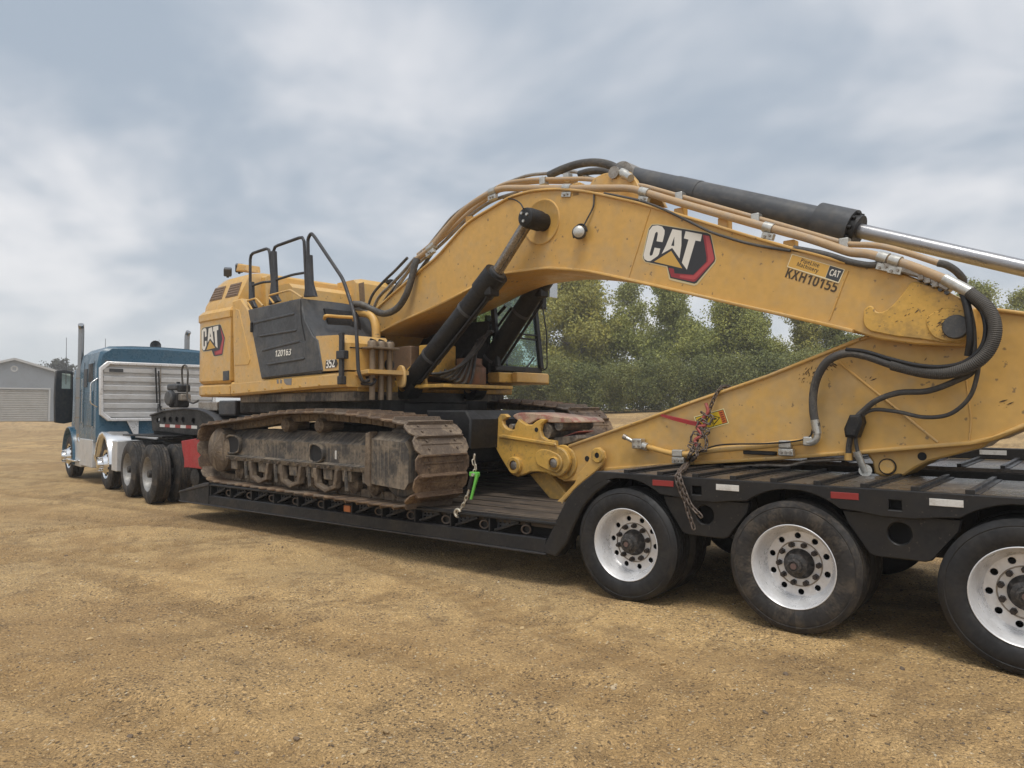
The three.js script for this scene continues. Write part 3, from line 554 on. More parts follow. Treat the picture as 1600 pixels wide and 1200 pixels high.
// the well: planks, side rails with stake pockets, chain rings and diagonal braces
for (let k = 0; k < 11; k++) { const z0 = -2.95 + k * 0.26; const g = box(-8.1, -2.02, -0.045, 0, z0, z0 + 0.247, 0.006); part(trailer, 'deck_plank', g, M.wood).position.set(0, 0.545 + 0.050 * (-z0 - 0.247) + rr(-0.003, 0.004), 0); }
for (const [zo, s, dy] of [[0, -1, 0], [-3.05, 1, 0.13]]) {
  const yTop = x => 0.548 + 0.0058 * (x + 8.1) + dy, yLow = x => 0.252 + 0.0066 * (x + 8.9) + dy;
  const a = zo, b = zo + s * 0.10, lo = Math.min(a, b), hi = Math.max(a, b);
  const P = (x0, x1, y0, y1) => [[x0, y0(x0)], [x1, y0(x1)], [x1, y1(x1)], [x0, y1(x0)]];
  part(trailer, 'top_flange', prism(P(-8.12, -2.05, x => yTop(x) - 0.022, x => yTop(x) + 0.006), lo, hi, 0.006), M.black);
  part(trailer, 'side_rail', prism(P(-8.95, -2.2, x => yLow(x), x => yLow(x) + 0.135), Math.min(a + s * 0.012, b), Math.max(a + s * 0.012, b), 0.01), M.black);
  part(trailer, 'bottom_flange', prism(P(-8.97, -2.2, x => yLow(x) - 0.014, x => yLow(x) + 0.006), Math.min(a, a + s * 0.14), Math.max(a, a + s * 0.14), 0.004), M.railPaint);
  part(trailer, 'rail_web', prism(P(-8.2, -2.05, x => yLow(x) + 0.02, x => yTop(x) - 0.02), Math.min(a + s * 0.24, a + s * 0.28), Math.max(a + s * 0.24, a + s * 0.28), 0.004), M.deep);
  if (s > 0) continue;
  for (let k = 0; k < 11; k++) {
    const x1 = -2.376 - k * 0.52, x0 = x1 - 0.505, yt = yTop(x0) - 0.022, yb = yLow(x0) + 0.135;
    const br = part(trailer, 'stake_pocket', prism([[x0 + 0.02, yt], [x0 + 0.30, yt], [x0 + 0.28, yt - 0.03], [x0 + 0.06, yb + 0.02], [x0 + 0.02, yb + 0.02]], -0.13, -0.10, 0.004, [[x0 + 0.065, yt - 0.04, 0.017], [x0 + 0.12, yt - 0.037, 0.017], [x0 + 0.18, yt - 0.034, 0.017], [x0 + 0.062, yt - 0.085, 0.014]]), M.charcoal);
    part(br, 'brace', beam([x0 + 0.04, yb + 0.012, -0.05], [x0 + 0.345, yt - 0.015, -0.05], 0.03, 0.028), M.black);
    part(br, 'divider', box(x0 - 0.012, x0 + 0.008, yb, yt, -0.23, -0.012, 0.003), M.black);
    const ring = part(br, 'chain_ring', new THREE.TorusGeometry(0.042, 0.009, 8, 22), M.chain); ring.position.set(x0 + 0.415, yt - 0.075, -0.06); ring.rotation.set(0.25, 0.5, 0.3 + 0.4 * h2(k, 3, 1));
    part(br, 'ring_plate', box(x0 + 0.39, x0 + 0.44, yb + 0.01, yt, -0.14, -0.075, 0.006), M.black);
  }
  const lamp = part(trailer, 'marker_lamp', box(-5.10, -4.985, 0.425, 0.50, -0.03, -0.004, 0.008), M.orange);
  part(lamp, 'lamp_bezel', box(-5.115, -4.97, 0.41, 0.515, -0.035, -0.028, 0.003), M.black);
}
part(trailer, 'frame_beam', box(-8.9, -2.0, 0.30, 0.52, -1.25, -1.1, 0.01), M.black); part(trailer, 'frame_beam', box(-8.9, -2.0, 0.30, 0.52, -1.95, -1.8, 0.01), M.black);
for (let k = 0; k < 10; k++) part(trailer, 'cross_member', box(-8.4 + k * 0.66, -8.3 + k * 0.66, 0.34, 0.52, -2.78, -0.28, 0.006), M.black);
// front shoe of the well
part(trailer, 'front_plate', prism([[-8.95, 0.255], [-8.95, 0.385], [-8.86, 0.40], [-8.21, 0.545], [-8.12, 0.552], [-8.12, 0.255]], -0.03, -0.004, 0.005), M.black);
part(trailer, 'front_ramp', prism([[-8.96, 0.37], [-8.94, 0.398], [-8.22, 0.562], [-8.1, 0.572], [-8.1, 0.53]], -3.04, 0.012, 0.006), M.railPaint);
part(trailer, 'front_wall', box(-8.95, -8.90, 0.25, 0.38, -3.02, -0.04), M.black);
// gooseneck: base box, red cheek plates, arched neck with round openings
part(trailer, 'neck_base', prism([[-9.9, 0.60], [-9.9, 1.12], [-9.2, 1.16], [-8.75, 0.62], [-8.3, 0.56], [-8.3, 0.40], [-8.9, 0.36], [-9.6, 0.42]], -2.35, -0.85, 0.02), M.black);
part(trailer, 'red_guard', prism([[-9.912,1.093],[-9.864,.929],[-9.752,.677],[-8.921,.669],[-8.68,.729],[-8.692,1.184],[-9.204,1.172]], -0.56, -0.50, 0.008), M.red);
part(trailer, 'red_guard', box(-9.93, -9.88, 0.66, 1.07, -1.5, -0.565, 0.006), M.red);
part(trailer, 'red_guard', box(-9.88, -9.3, 1.065, 1.095, -0.9, -0.565, 0.006), M.red);
part(trailer, 'guard_plate', prism([[-9.345,1.13],[-9.116,1.374],[-8.738,1.407],[-8.608,1.37],[-8.603,1.178]], -0.5, -0.45, 0.008), M.black);
part(trailer, 'neck_roller', lathe([[0.001, 0], [0.12, 0], [0.14, 0.02], [0.14, 0.2], [0.001, 0.22]], [-9.55, 0.52, -0.75], [-9.55, 0.52, 0], 26), M.black);
const neckSide = [[-12.595,1.491],[-12.081,1.578],[-11.254,1.625],[-10.772,1.602],[-10.462,1.546],[-10.244,1.458],[-10.051,1.295],[-10.089,1.184],[-11.008,1.142],[-11.916,1.183],[-12.532,1.195]];
const nHoles = [[-12.304,1.395],[-12.049,1.409],[-11.825,1.411],[-11.58,1.413],[-11.342,1.415],[-10.969,1.395]].map(([x, y]) => { const o = []; for (let k = 0; k < 14; k++) { const a = -k / 14 * 6.283; o.push([x + Math.cos(a) * 0.065, y + Math.sin(a) * 0.055]); } return o; });
for (const [z0, z1] of [[-1.29, -1.25], [-1.95, -1.91]]) {
  const np = part(trailer, 'neck_side', prism(neckSide, z0, z1, 0.006, nHoles), M.black);
  if (z0 > -1.5) { const tp = [[-12.223,1.274],[-10.829,1.26]]; for (let k = 0; k < 7; k++) { const q = t => [mix(tp[0][0], tp[1][0], t), mix(tp[0][1], tp[1][1], t)], [a0, b0] = q(k / 7), [a1, b1] = q((k + 1) / 7); part(np, 'reflective_tape', prism([[a0, b0], [a1, b1], [a1, b1 + 0.055], [a0, b0 + 0.055]], -1.249, -1.246, 0), k % 2 ? M.redLens : M.whiteTape); } }
}
const nTop = [[-12.595,1.491],[-12.081,1.578],[-11.254,1.625],[-10.772,1.602],[-10.462,1.546],[-10.244,1.458],[-10.051,1.295]];
part(trailer, 'neck_top', prism([...nTop, ...[...nTop].reverse().map(p => [p[0], p[1] - 0.03])].map(p => [p[0], p[1] + 0.012]), -1.98, -1.22, 0.004, [], 0.9), M.railPaint);
part(trailer, 'neck_core', box(-12.3, -10.4, 1.30, 1.56, -1.84, -1.36, 0.02), M.deep); part(trailer, 'neck_core', box(-12.6, -9.6, 1.13, 1.30, -1.9, -1.3, 0.02), M.deep);
part(trailer, 'fifth_wheel_plate', box(-13.0, -11.4, 1.10, 1.128, -2.3, -0.9, 0.01), M.black);
// ---------- the excavator
const ex = root('excavator', 'large dusty yellow crawler excavator loaded on the black trailer, arm folded under its boom', 'excavator', [-6.2, 0.50, -1.70], -3.5);
const slab = (xz, y0, y1, bev = 0.02) => { const g = prism(xz.map(([x, z]) => [x, -z]), y0, y1, bev); g.rotateX(-Math.PI / 2); return metric(g); };

// tracks
const shoeGeo = (() => {
  const plate = slab([[-0.06, -0.375], [0.045, -0.375], [0.112, -0.31], [0.112, 0.31], [0.045, 0.375], [-0.06, 0.375], [-0.116, 0.325], [-0.116, -0.325]], -0.014, 0.008, 0.004);
  const gr = [[-0.096, 0.044, .335], [-0.015, 0.016, .30]].map(([x, h, w]) => loft([[[x - 0.016, 0.004, -w], [x + 0.022, 0.004, -w], [x + 0.022, 0.004, w], [x - 0.016, 0.004, w]], [[x - 0.007, h, -w + .02], [x + 0.007, h, -w + .02], [x + 0.007, h, w - .02], [x - 0.007, h, w - .02]]].map(r => r.map(p => p))));
  const link = box(-0.1, 0.1, -0.11, -0.012, -0.13, 0.13, 0.02);
  const bolts = merge([[-0.05, -0.2], [0.04, -0.2], [-0.05, 0.2], [0.04, 0.2]].map(([x, z]) => cyl([x, 0, z], [x, 0.022, z], 0.016, 0.014, 6)));
  return { plate: merge([plate, ...gr, bolts]), link };
})();
const shoeMats = [M.shoe, worn([0.12, 0.075, 0.046], [0.27, 0.185, 0.11], { amt: 0.95, seed: 201, rough: 0.66, m: 0.8, bump: 0.010 }), worn([0.088, 0.058, 0.040], [0.22, 0.15, 0.09], { amt: 0.8, seed: 203, rough: 0.6, m: 0.6, bump: 0.008 })];
const trackPath = new THREE.CatmullRomCurve3([[-2.22, .905], [-1.6, .955], [-.91, 1.016], [-.133, 1.085], [.775, 1.105], [1.548, 1.073], [2.30, 1.0], [2.52, .90], [2.65, .70], [2.655, .42], [2.57, .20], [2.36, .065], [2.1, .048], [1, .046], [0, .044], [-1, .042], [-1.85, .042], [-2.12, .10], [-2.30, .28], [-2.37, .56], [-2.345, .80]].map(p => V(p[0], p[1], 0)), true, 'catmullrom', 0.35);
function makeTrack(z, near) {
  const t = new THREE.Group(); t.name = 'track'; t.position.z = z; ex.add(t);
  const N = 52, L = trackPath.getLength(), rs = mulberry(near ? 31 : 33);
  for (let i = 0; i < N; i++) {
    const u = i / N, p = trackPath.getPointAt(u), d = trackPath.getTangentAt(u), nx = -d.y, ny = d.x;   // clockwise path: outward is left of travel
    const s = part(t, 'track_shoe', shoeGeo.plate, shoeMats[Math.floor(rs() * 3)]);
    s.position.set(p.x - nx * 0.034, p.y - ny * 0.034, 0); s.rotation.z = Math.atan2(d.y, d.x) + (rs() - 0.5) * 0.03;
    const l = part(t, 'track_link', shoeGeo.link, M.mud); l.position.copy(s.position); l.rotation.copy(s.rotation);
  }
  return t;
}
makeTrack(1.37, true); makeTrack(-1.37, false).position.y = .15;
function trackFrame(s) {        // side beam, drive, idler, rollers and guards; s = 1 near, -1 far
  const Z = z => s * z, zz = (a, b) => [Math.min(s * a, s * b), Math.max(s * a, s * b)];
  const sec = x => { const k = sstep(-1.9, -1.2, x); return [[x, .40, Z(1.66)], [x, .455, Z(1.68)], [x, .475, Z(1.62)], [x, .70, Z(1.62)], [x, .80 + .03 * k, Z(1.44)], [x, .80 + .03 * k, Z(1.14)], [x, .70, Z(1.06)], [x, .40, Z(1.06)]]; };
  const b = part(ex, 'track_frame', loft([-1.66, -1.2, 0, 1.2, 1.72].map(sec)), M.mudDark);
  for (const [pts, m] of [[[[-1.62, .53], [-1.28, .53], [-1.24, .60], [-1.27, .70], [-1.6, .70]], M.deep], [[[.56, .49], [.72, .485], [.80, .53], [.80, .60], [.74, .655], [.56, .665]], M.deep]]) { part(b, 'service_opening', prism(smooth(pts, 3, true), ...zz(1.60, 1.645), 0.002), m); part(b, 'opening_rim', prism(smooth(pts.map(([x, y], i, a) => { const cx = a.reduce((q, p) => q + p[0], 0) / a.length, cy = a.reduce((q, p) => q + p[1], 0) / a.length; return [cx + (x - cx) * 1.16, cy + (y - cy) * 1.2]; }), 3, true), ...zz(1.60, 1.668), 0.004, [smooth(pts, 3, true).reverse()]), M.mudDark); }
  part(ex, 'drive_bracket', prism([[-1.72, .38], [-1.60, .38], [-1.60, .76], [-1.70, .79]], ...zz(1.2, 1.70), 0.01), M.mud);
  part(ex, 'final_drive', lathe([[0.001, 0], [0.10, 0.0], [0.13, -0.02], [0.27, -0.05], [0.31, -0.09], [0.315, -0.24], [0.30, -0.26], [0.30, -0.6], [0.001, -0.6]], [-1.84, .525, Z(1.735)], [-1.84, .525, Z(3)], 40), M.mud);
  const idl = part(ex, 'idler', lathe([[0.001, 0], [0.36, 0], [0.40, 0.04], [0.40, 0.30], [0.36, 0.34], [0.001, 0.34]], [2.14, .53, Z(1.2)], [2.14, .53, Z(2)], 36), M.mudDark);
  part(ex, 'idler_guard', loft([[1.72, .32, .84, 1.62], [1.78, .29, .86, 1.68], [2.42, .27, .84, 1.72], [2.46, .34, .76, 1.70]].map(([x, y0, y1, z]) => [[x, y0, Z(z)], [x, y1 - .08, Z(z)], [x, y1, Z(z - .12)], [x, y1, Z(1.08)], [x, y0, Z(1.08)]])), M.mudDark);
  part(idl, 'guard_edge', prism([[1.70, .30], [1.76, .26], [1.80, .26], [1.80, .86], [1.72, .84]], ...zz(1.6, 1.705), 0.006), M.mud);
  for (const x of [.02, .80]) part(ex, 'carrier_roller', lathe([[0.001, 0], [0.06, 0], [0.075, -0.02], [0.09, -0.03], [0.09, -0.16], [0.07, -0.17], [0.07, -0.34], [0.001, -0.34]], [x - .2, .905, Z(1.60)], [x - .2, .905, Z(2)], 24), M.mud);
  for (let k = 0; k < 9; k++) {
    const x = -1.42 + k * 0.385;
    const r = part(ex, 'track_roller', lathe([[0.001, 0], [0.035, 0], [0.045, -0.01], [0.062, -0.015], [0.070, -0.03], [0.105, -0.05], [0.105, -0.12], [0.085, -0.14], [0.085, -0.38], [0.105, -0.40], [0.105, -0.47], [0.001, -0.49]], [x, .235, Z(1.60)], [x, .235, Z(2)], 22), M.mud);
    part(r, 'roller_bracket', prism([[x - 0.10, .40], [x + 0.10, .40], [x + 0.08, .27], [x - 0.08, .27]], ...zz(1.5, 1.64), 0.01), M.mudDark);
  }
  for (let k = 0; k < 14; k++) part(b, 'frame_bolt', cyl([-1.5 + k * .225, .428, Z(1.675)], [-1.5 + k * .225, .428, Z(1.70)], .017, .015, 6), M.mud);
  for (const x of [-1.05, -.27, .51, 1.28]) part(b, 'guard_strut', beam([x, .40, Z(1.66)], [x + .05, .17, Z(1.67)], .03, .035), M.mudDark);
  part(b, 'white_tag', box(1.02, 1.05, .52, .62, Math.min(Z(1.615), Z(1.626)), Math.max(Z(1.615), Z(1.626))), M.whiteTape);
  for (const x of [-.66, .12, .90]) part(ex, 'track_guide', prism([[x - 0.26, .40], [x - 0.20, .40], [x - 0.16, .22], [x, .175], [x + 0.16, .22], [x + 0.20, .40], [x + 0.26, .40], [x + 0.215, .19], [x, .125], [x - 0.215, .19]], ...zz(1.60, 1.685), 0.008), M.mud);
}
trackFrame(1); { const n = ex.children.length; trackFrame(-1); for (const o of ex.children.slice(n)) o.position.y = .15; }
part(ex, 'carbody', slab([[-1.0, -1.08], [-.7, -.8], [.9, -.8], [1.5, -1.08], [1.7, -1.08], [1.7, 1.08], [1.5, 1.08], [.9, .8], [-.7, .8], [-1.0, 1.08]], .42, .92, 0.03), M.black);
part(ex, 'carbody_plate', prism([[1.687,1.093],[2.373,1.094],[2.456,.991],[2.436,.659],[1.805,.637]], -0.8, 0.8, 0.02), M.black);
part(ex, 'swing_bearing', lathe([[0.001, 0], [0.88, 0], [0.88, .10], [0.94, .12], [0.94, .26], [0.90, .28], [0.90, .40], [0.001, .40]], [.25, .92, 0], [.25, 2, 0], 56), M.black);

// upper frame, counterweight and hood
const planCW = [[-1.84, 1.5], [-2.72, 1.5], [-2.90, 1.47], [-3.0, 1.39], [-3.30, 1.02], [-3.46, .55], [-3.52, 0], [-3.46, -.55], [-3.30, -1.02], [-3.0, -1.39], [-2.90, -1.47], [-2.72, -1.5], [-1.84, -1.5]];
const cw = part(ex, 'counterweight', slab(planCW, 1.485, 2.60, 0.05), M.yellow);
part(cw, 'shoulder', slab(planCW.map(([x, z]) => [x < -2 ? x - .02 : x + .004, z * 1.012]), 2.40, 2.615, 0.06), M.yellow);
part(cw, 'lower_lip', slab(planCW.map(([x, z]) => [x, z]), 1.30, 1.478, 0.03), M.yellowFlat);
part(cw, 'grille', prism([[-2.046,1.667],[-1.868,1.67],[-1.864,1.53],[-2.042,1.525]], 1.49, 1.512, 0.004), M.charcoal);
part(ex, 'main_frame', box(-1.84, 1.0, 1.32, 1.47, -1.48, 1.30, 0.02), M.yellowDirty);
part(ex, 'side_skirt', (() => { const p = [[-1.84, 1.50], [1.045, 1.555], [1.045, 1.375], [.57, 1.37], [-1.84, 1.30]]; return prism(p, .74, 1.5, 0.03); })(), M.yellow);
for (let k = 0; k < 9; k++) { const x = -2.6 + k * .44, y = 1.345 + (x + 2.6) * .021; part(ex, 'skirt_bolt', cyl([x, y, 1.49], [x, y, 1.512], .016, .013, 8), M.yellowDirty); }
{ const w = [[-.534,1.501],[-.49,1.503],[-.477,1.45],[-.521,1.445],[-.441,1.504],[-.4,1.49],[-.407,1.448],[-.445,1.451],[-.36,1.506],[-.155,1.508],[-.164,1.421],[-.287,1.427],[-.335,1.455]]; for (const [a, b] of [[0, 4], [4, 8], [8, 13]]) part(ex, 'sticker_remnant', prism(w.slice(a, b), 1.495, 1.503, 0), M.remnant); }
part(ex, 'belly_plate', box(-2.6, 1.0, 1.04, 1.31, -.96, .96, 0.03), M.black); part(ex, 'belly_plate', box(-1.8, 1.0, 1.20, 1.325, -1.3, 1.36, 0.02), M.mudDark);
const panel = part(ex, 'rear_panel', prism([[-1.824,2.687],[-1.575,2.699],[-1.347,2.521],[-.895,1.521],[-.894,1.469],[-1.732,1.462]], 1.32, 1.495, 0.02), M.yellow);
part(panel, 'panel_recess', prism([[-1.704,2.564],[-1.589,2.525],[-1.255,1.801],[-1.308,1.731],[-1.701,1.738]], 1.49, 1.502, 0.006), M.yellowFlat);
// side compartment with dark doors, its front face raked back
const doorPts = [[-1.328,2.51],[.039,2.533],[.165,2.242],[.345,2.033],[.461,1.969],[.58,1.574],[-.93,1.522]];
part(ex, 'side_compartment', prism([[-1.70, 1.5], [-1.62, 2.50], [0.0, 2.515], [.14, 2.22], [.40, 1.95], [.52, 1.5]], .28, 1.46, 0.03), M.charcoal);
const door = part(ex, 'side_door', prism(doorPts, 1.40, 1.512, 0.018), M.charcoal);
for (const pts of [[[-1.142,2.305],[-.08,2.345],[-.033,2.316],[-.014,2.124],[-1.013,2.109]], [[-.904,1.908],[.049,1.979],[.17,1.947],[.188,1.751],[-.797,1.71]]]) {
  part(door, 'pressed_panel', prism(pts, 1.508, 1.517, 0.006), M.charcoal);
  part(door, 'pressed_ridge', beam([...mix2(pts[0], pts[1], .0), 1.513], [...mix2(pts[0], pts[1], 1), 1.513], 0.03, 0.035, 0.012), M.charcoal);
  part(door, 'pressed_ridge', beam([...mix2(pts[4], pts[3], .05), 1.513], [...mix2(pts[4], pts[3], .97), 1.513], 0.028, 0.03, 0.012), M.charcoal);
}
function mix2(a, b, t) { return [mix(a[0], b[0], t), mix(a[1], b[1], t)]; }
part(door, 'door_seam', tube([[.062,2.513,1.514],[.082,2.247,1.514],[.177,1.978,1.514]], 0.007, 12, 6), M.deep);
part(door, 'door_latch', box(-1.21, -1.17, 2.18, 2.32, 1.508, 1.535, 0.008), M.black);
// front of the compartment: raked dark shell with a recess and yellow grab bar
const fr = part(ex, 'front_shell', loft([[1.5, 0], [1.2, .04], [.9, .05], [.66, .0]].map(([z, o]) => [[-.25, 1.56, z], [.53 + o, 1.56, z], [.44 + o, 1.95, z], [.17 + o, 2.23, z], [.03 + o, 2.53, z], [-.25, 2.53, z]])), M.charcoal);
part(fr, 'shell_recess', loft([[1.22, 0], [.70, 0]].map(([z]) => [[.10, 2.42, z], [.155, 2.42, z], [.235, 2.23, z], [.235, 2.14, z], [.10, 2.14, z]])), M.black);
part(ex, 'grab_bar', bent([[.277,2.267,1.3],[.368,2.296,1.35],[.383,2.297,1.15],[.407,2.305,.95],[.351,2.28,.9]], 0.022, 0.05), M.yellow);
part(ex, 'step_tread', box(.16, .44, 1.985, 2.03, .70, 1.25, 0.01), M.black);
// hood behind the walkway
const hoodRing = (y, kz, dx, front) => planCW.map(([x, z]) => [x > -2 ? front : x + dx, y, z * kz]);
const hood = part(ex, 'engine_hood', loft([hoodRing(2.58, .965, .03, -1.78), hoodRing(2.70, .955, .04, -1.78), hoodRing(3.05, .84, .10, -1.80), hoodRing(3.13, .79, .16, -1.83), hoodRing(3.165, .66, .30, -1.86)]), M.yellow);
part(hood, 'hood_step', prism([[-1.85, 2.55], [-1.62, 2.55], [-1.66, 3.10], [-1.85, 3.12]], -1.2, 1.05, 0.03), M.yellow);
{
  const vl = [[-2.758,2.903],[-2.354,2.889],[-2.232,2.905],[-1.853,2.911]], vu = [[-2.779,3.069],[-2.44,3.069],[-2.276,3.089],[-1.936,3.096]], vm = worn([0.16, 0.10, 0.06], [0.28, 0.19, 0.11], { amt: 0.6, seed: 211, m: 0.15, size: 256 });
  const at = (x, y, o) => [x, y + o * .4, 1.43 - (y - 2.70) * .486 + o];
  for (const k of [0, 2]) {
    const v = part(hood, 'vent', loft([.002, .010].map(o => [at(vl[k][0], 2.78, o), at(vl[k + 1][0], 2.78, o), at(vu[k + 1][0], 3.0, o), at(vu[k][0], 3.0, o)])), vm);
    for (let j = 0; j < 5; j++) { const y = 2.80 + j * .042, t = (y - 2.78) / .22; part(v, 'vent_slat', beam(at(mix(vl[k][0], vu[k][0], t) + .015, y, .012), at(mix(vl[k + 1][0], vu[k + 1][0], t) - .015, y, .012), .012, .014), vm); }
  }
}
part(ex, 'mid_hood', loft([[.98, -.02], [.2, 0], [-1.3, 0]].map(([z, o]) => [[-1.7, 2.45, z], [-.98 + o, 2.45, z], [-1.02 + o, 2.86, z], [-1.12 + o, 2.93, z], [-1.7, 2.93, z]])), M.yellow);
const ab = part(ex, 'air_box', loft([[-.02, 0], [-.12, .05], [-.75, .05], [-.9, 0]].map(([z, o]) => [[-1.4, 2.5, z], [-.86 + o, 2.5, z], [-.90 + o, 3.03, z], [-.97 + o, 3.09 + o * .4, z], [-1.4, 3.09 + o * .4, z]])), M.yellow);
part(ab, 'vent', prism([[-.799,3.011],[-.669,3.016],[-.634,2.722],[-.763,2.716]], 0.0, 0.012, 0.003), worn([0.15, 0.095, 0.055], [0.26, 0.18, 0.1], { amt: 0.6, seed: 213, m: 0.1, size: 256 }));
part(ab, 'lamp', box(-.98, -.80, 3.10, 3.16, -.72, -.6, 0.01), M.black);
for (const [u0, v0] of [[355, 424], [372, 415]]) { const l = part(hood, 'work_lamp', box(-.07, .07, -.065, .065, -.06, .06, 0.02), M.charcoal); const p = u0 < 360 ? [[-2.769,3.316]][0] : [[-2.589,3.368]][0]; l.position.set(p[0], p[1] - .03, u0 < 360 ? 1.1 : 1.0); l.rotation.set(0, -.5, -.35); part(hood, 'lamp_bracket', cyl([p[0], p[1] - .12, l.position.z], [p[0], p[1] - .03, l.position.z], 0.02, 0.02, 8), M.black); }
part(hood, 'lamp_pod', prism([[-2.551,3.275],[-2.492,3.389],[-2.206,3.33],[-2.183,3.228]], .85, 1.08, 0.015), M.yellow);
// front box with the model plate
const fbx = part(ex, 'front_box', loft([[1.5, -.02, 0], [1.44, .02, 0], [.86, .02, 0], [.76, -.04, -.05], [.72, -.2, -.1]].map(([z, o, d]) => [[.42, 1.575, z], [1.03 + o, 1.575, z], [1.03 + o, 1.90 + d, z], [.96 + o, 2.0 + d, z], [.40, 2.02 + d, z]])), M.yellow);
part(fbx, 'lid_seam', tube([[1.055, 1.845, 1.45], [1.057, 1.845, .88]], 0.006, 6, 6), M.deep);
part(fbx, 'lid_seam', tube([[.98, 1.60, 1.507], [.975, 1.9, 1.507], [.90, 2.01, 1.507]], 0.006, 10, 6), M.deep);
part(fbx, 'lamp', lathe([[0.001, 0.03], [0.06, 0.03], [0.075, 0.01], [0.075, 0]], [1.05, 1.66, .86], [2, 1.66, .86], 22), M.charcoal);
part(fbx, 'lid_bolt', cyl([1.05, 1.94, 1.12], [1.075, 1.93, 1.12], 0.025, 0.022, 10), M.black);

// grease and scrapes left on the plates: hard-edged dabs of dark matter
function smudge(parent, at, z, w, h, n, seed, tilt = 0) {
  const r = mulberry(seed), o = [[at[0] - w, at[1] - h], [at[0] + w, at[1] - h], [at[0] + w, at[1] + h], [at[0] - w, at[1] + h]];
  decal(parent, 'grease_mark', o, z, c => { for (let i = 0; i < n * .5; i++) { const q = Math.pow(r(), .8) * .9, a = r() * 6.283, x = at[0] + Math.cos(a) * q * w, y = at[1] + Math.sin(a) * q * h, s = (.004 + .012 * r() * r()) * (1.2 - q), l = s * (1 + 3 * r()), t = tilt + (r() - .5) * .8; c.poly([[x - Math.cos(t) * l, y - Math.sin(t) * l], [x + Math.sin(t) * s * .6, y - Math.cos(t) * s * .6], [x + Math.cos(t) * l, y + Math.sin(t) * l], [x - Math.sin(t) * s * .6, y + Math.cos(t) * s * .6]], ['#5f4826', '#6d5229', '#4c3a22'][i % 3]); } }, 420, { transparent: true, alphaTest: 0.45, roughness: 0.6 });
}
// writing on the side
const wAlong = (c, s, p0, p1, h, font, fill) => { c.font = font + ' 100px sans-serif'; const d = Math.hypot(p1[0] - p0[0], p1[1] - p0[1]), w = c.measureText(s).width || 60 * s.length; c.write(s, p0, Math.atan2(p1[1] - p0[1], p1[0] - p0[0]), h, font, fill, d / (w * h / 100)); };
{
  const q = [[-.554,1.806],[-.148,1.81],[-.547,1.883],[-.578,1.794],[-.121,1.773],[-.123,1.889],[-.58,1.902]];
  decal(door, 'number', [[q[3][0], q[3][1]], [q[4][0], q[3][1]], [q[4][0], q[5][1]], [q[3][0], q[5][1]]], 1.524, c => { wAlong(c, '120163', q[0], q[1], 0.125, 'bold italic', '#e9e6dc'); }, 700, { transparent: true, alphaTest: 0.4 });
  const r = [[.634,1.61],[.826,1.615],[.629,1.706],[.616,1.604],[.849,1.611],[.889,1.655],[.861,1.707],[.636,1.709]];
  decal(fbx, 'model_plate', r.slice(3), 1.506, c => { c.poly([[-9, -9], [9, -9], [9, 9], [-9, 9]], '#3b3531'); wAlong(c, '352', r[0], r[1], 0.155, 'bold', '#efece4'); }, 700);
}
function catLogo(parentPart, z, d) {
  decal(parentPart, 'logo', d.edge, z, c => {
    c.poly([[-99, -99], [99, -99], [99, 99], [-99, 99]], '#c9b98e'); c.poly(d.dark, '#2e2f33'); c.poly(d.red, '#8e2f36'); c.poly(d.red2, '#b14a4c');
    c.poly(d.C, '#ddd9cf'); c.poly(d.A, '#ddd9cf'); c.poly(d.hole, '#2e2f33'); c.poly(d.T, '#ddd9cf'); c.poly(d.tri, '#c9a050');
  }, 620);
}
const pinM = worn([0.24, 0.185, 0.13], [0.15, 0.11, 0.075], { amt: 0.6, seed: 227, rough: 0.5, m: 0.3, size: 256, metal: 0.3 });
part(ex, 'pin_rack', prism([[.98, 1.50], [1.30, 1.53], [1.30, 1.58], [.98, 1.56]], .74, 1.36, 0.008), M.yellow);
part(ex, 'pin_rack', box(1.04, 1.26, 1.835, 1.86, .86, 1.28, 0.006), pinM);
for (const z of [1.20, 1.07, .94]) { const p = part(ex, 'spare_pin', cyl([1.16, 1.22, z], [1.16, 1.86, z], 0.036, 0.036, 14), pinM); part(p, 'pin_head', lathe([[0.001, 0.075], [0.05, 0.075], [0.06, 0.06], [0.06, 0.0], [0.075, 0], [0.075, -0.02], [0.001, -0.02]], [1.16, 1.86, z], [1.16, 3, z], 16), pinM); part(p, 'pin_head', cyl([1.16, 1.93, z - .04], [1.16, 1.945, z + .03], 0.02, 0.02, 8), M.black); }
for (const z of [1.135, 1.0]) part(ex, 'spare_pin', cyl([1.08, 1.28, z], [1.08, 1.84, z], 0.022, 0.022, 10), pinM);
part(ex, 'pin_rack', bent([[1.0, 1.42, 1.28], [1.22, 1.40, 1.24], [1.24, 1.46, 1.2], [1.02, 1.5, 1.2]], 0.018, .05), M.railPaint);

// handrails
const rail = (pts, r = 0.021, b = 0.09) => part(ex, 'handrail', bent(pts, r, b, 10), M.railPaint);
rail([[-1.467,2.681,1.4],[-1.483,3.34,1.4],[-.945,3.352,1.4],[-.827,2.704,1.4]]);
rail([[-.809,2.667,1.4],[-.841,3.345,1.4],[-.063,3.372,1.4],[.012,2.614,1.4]]);
rail([[-1.453,2.873,1.4],[-1.127,2.89,1.4],[-.882,2.87,1.4]], 0.017); rail([[-.797,2.878,1.4],[-.32,2.898,1.4],[-.024,2.886,1.4]], 0.017);
rail([[.073,2.566,1.4],[.03,3.323,1.4],[.104,3.387,1.4],[.211,3.324,1.42],[.914,2.681,1.46],[1.119,2.377,1.49],[1.267,2.149,1.52],[1.338,1.842,1.55],[1.367,1.53,1.55],[1.385,1.412,1.5],[1.292,1.449,1.35]], 0.022, 0.1);
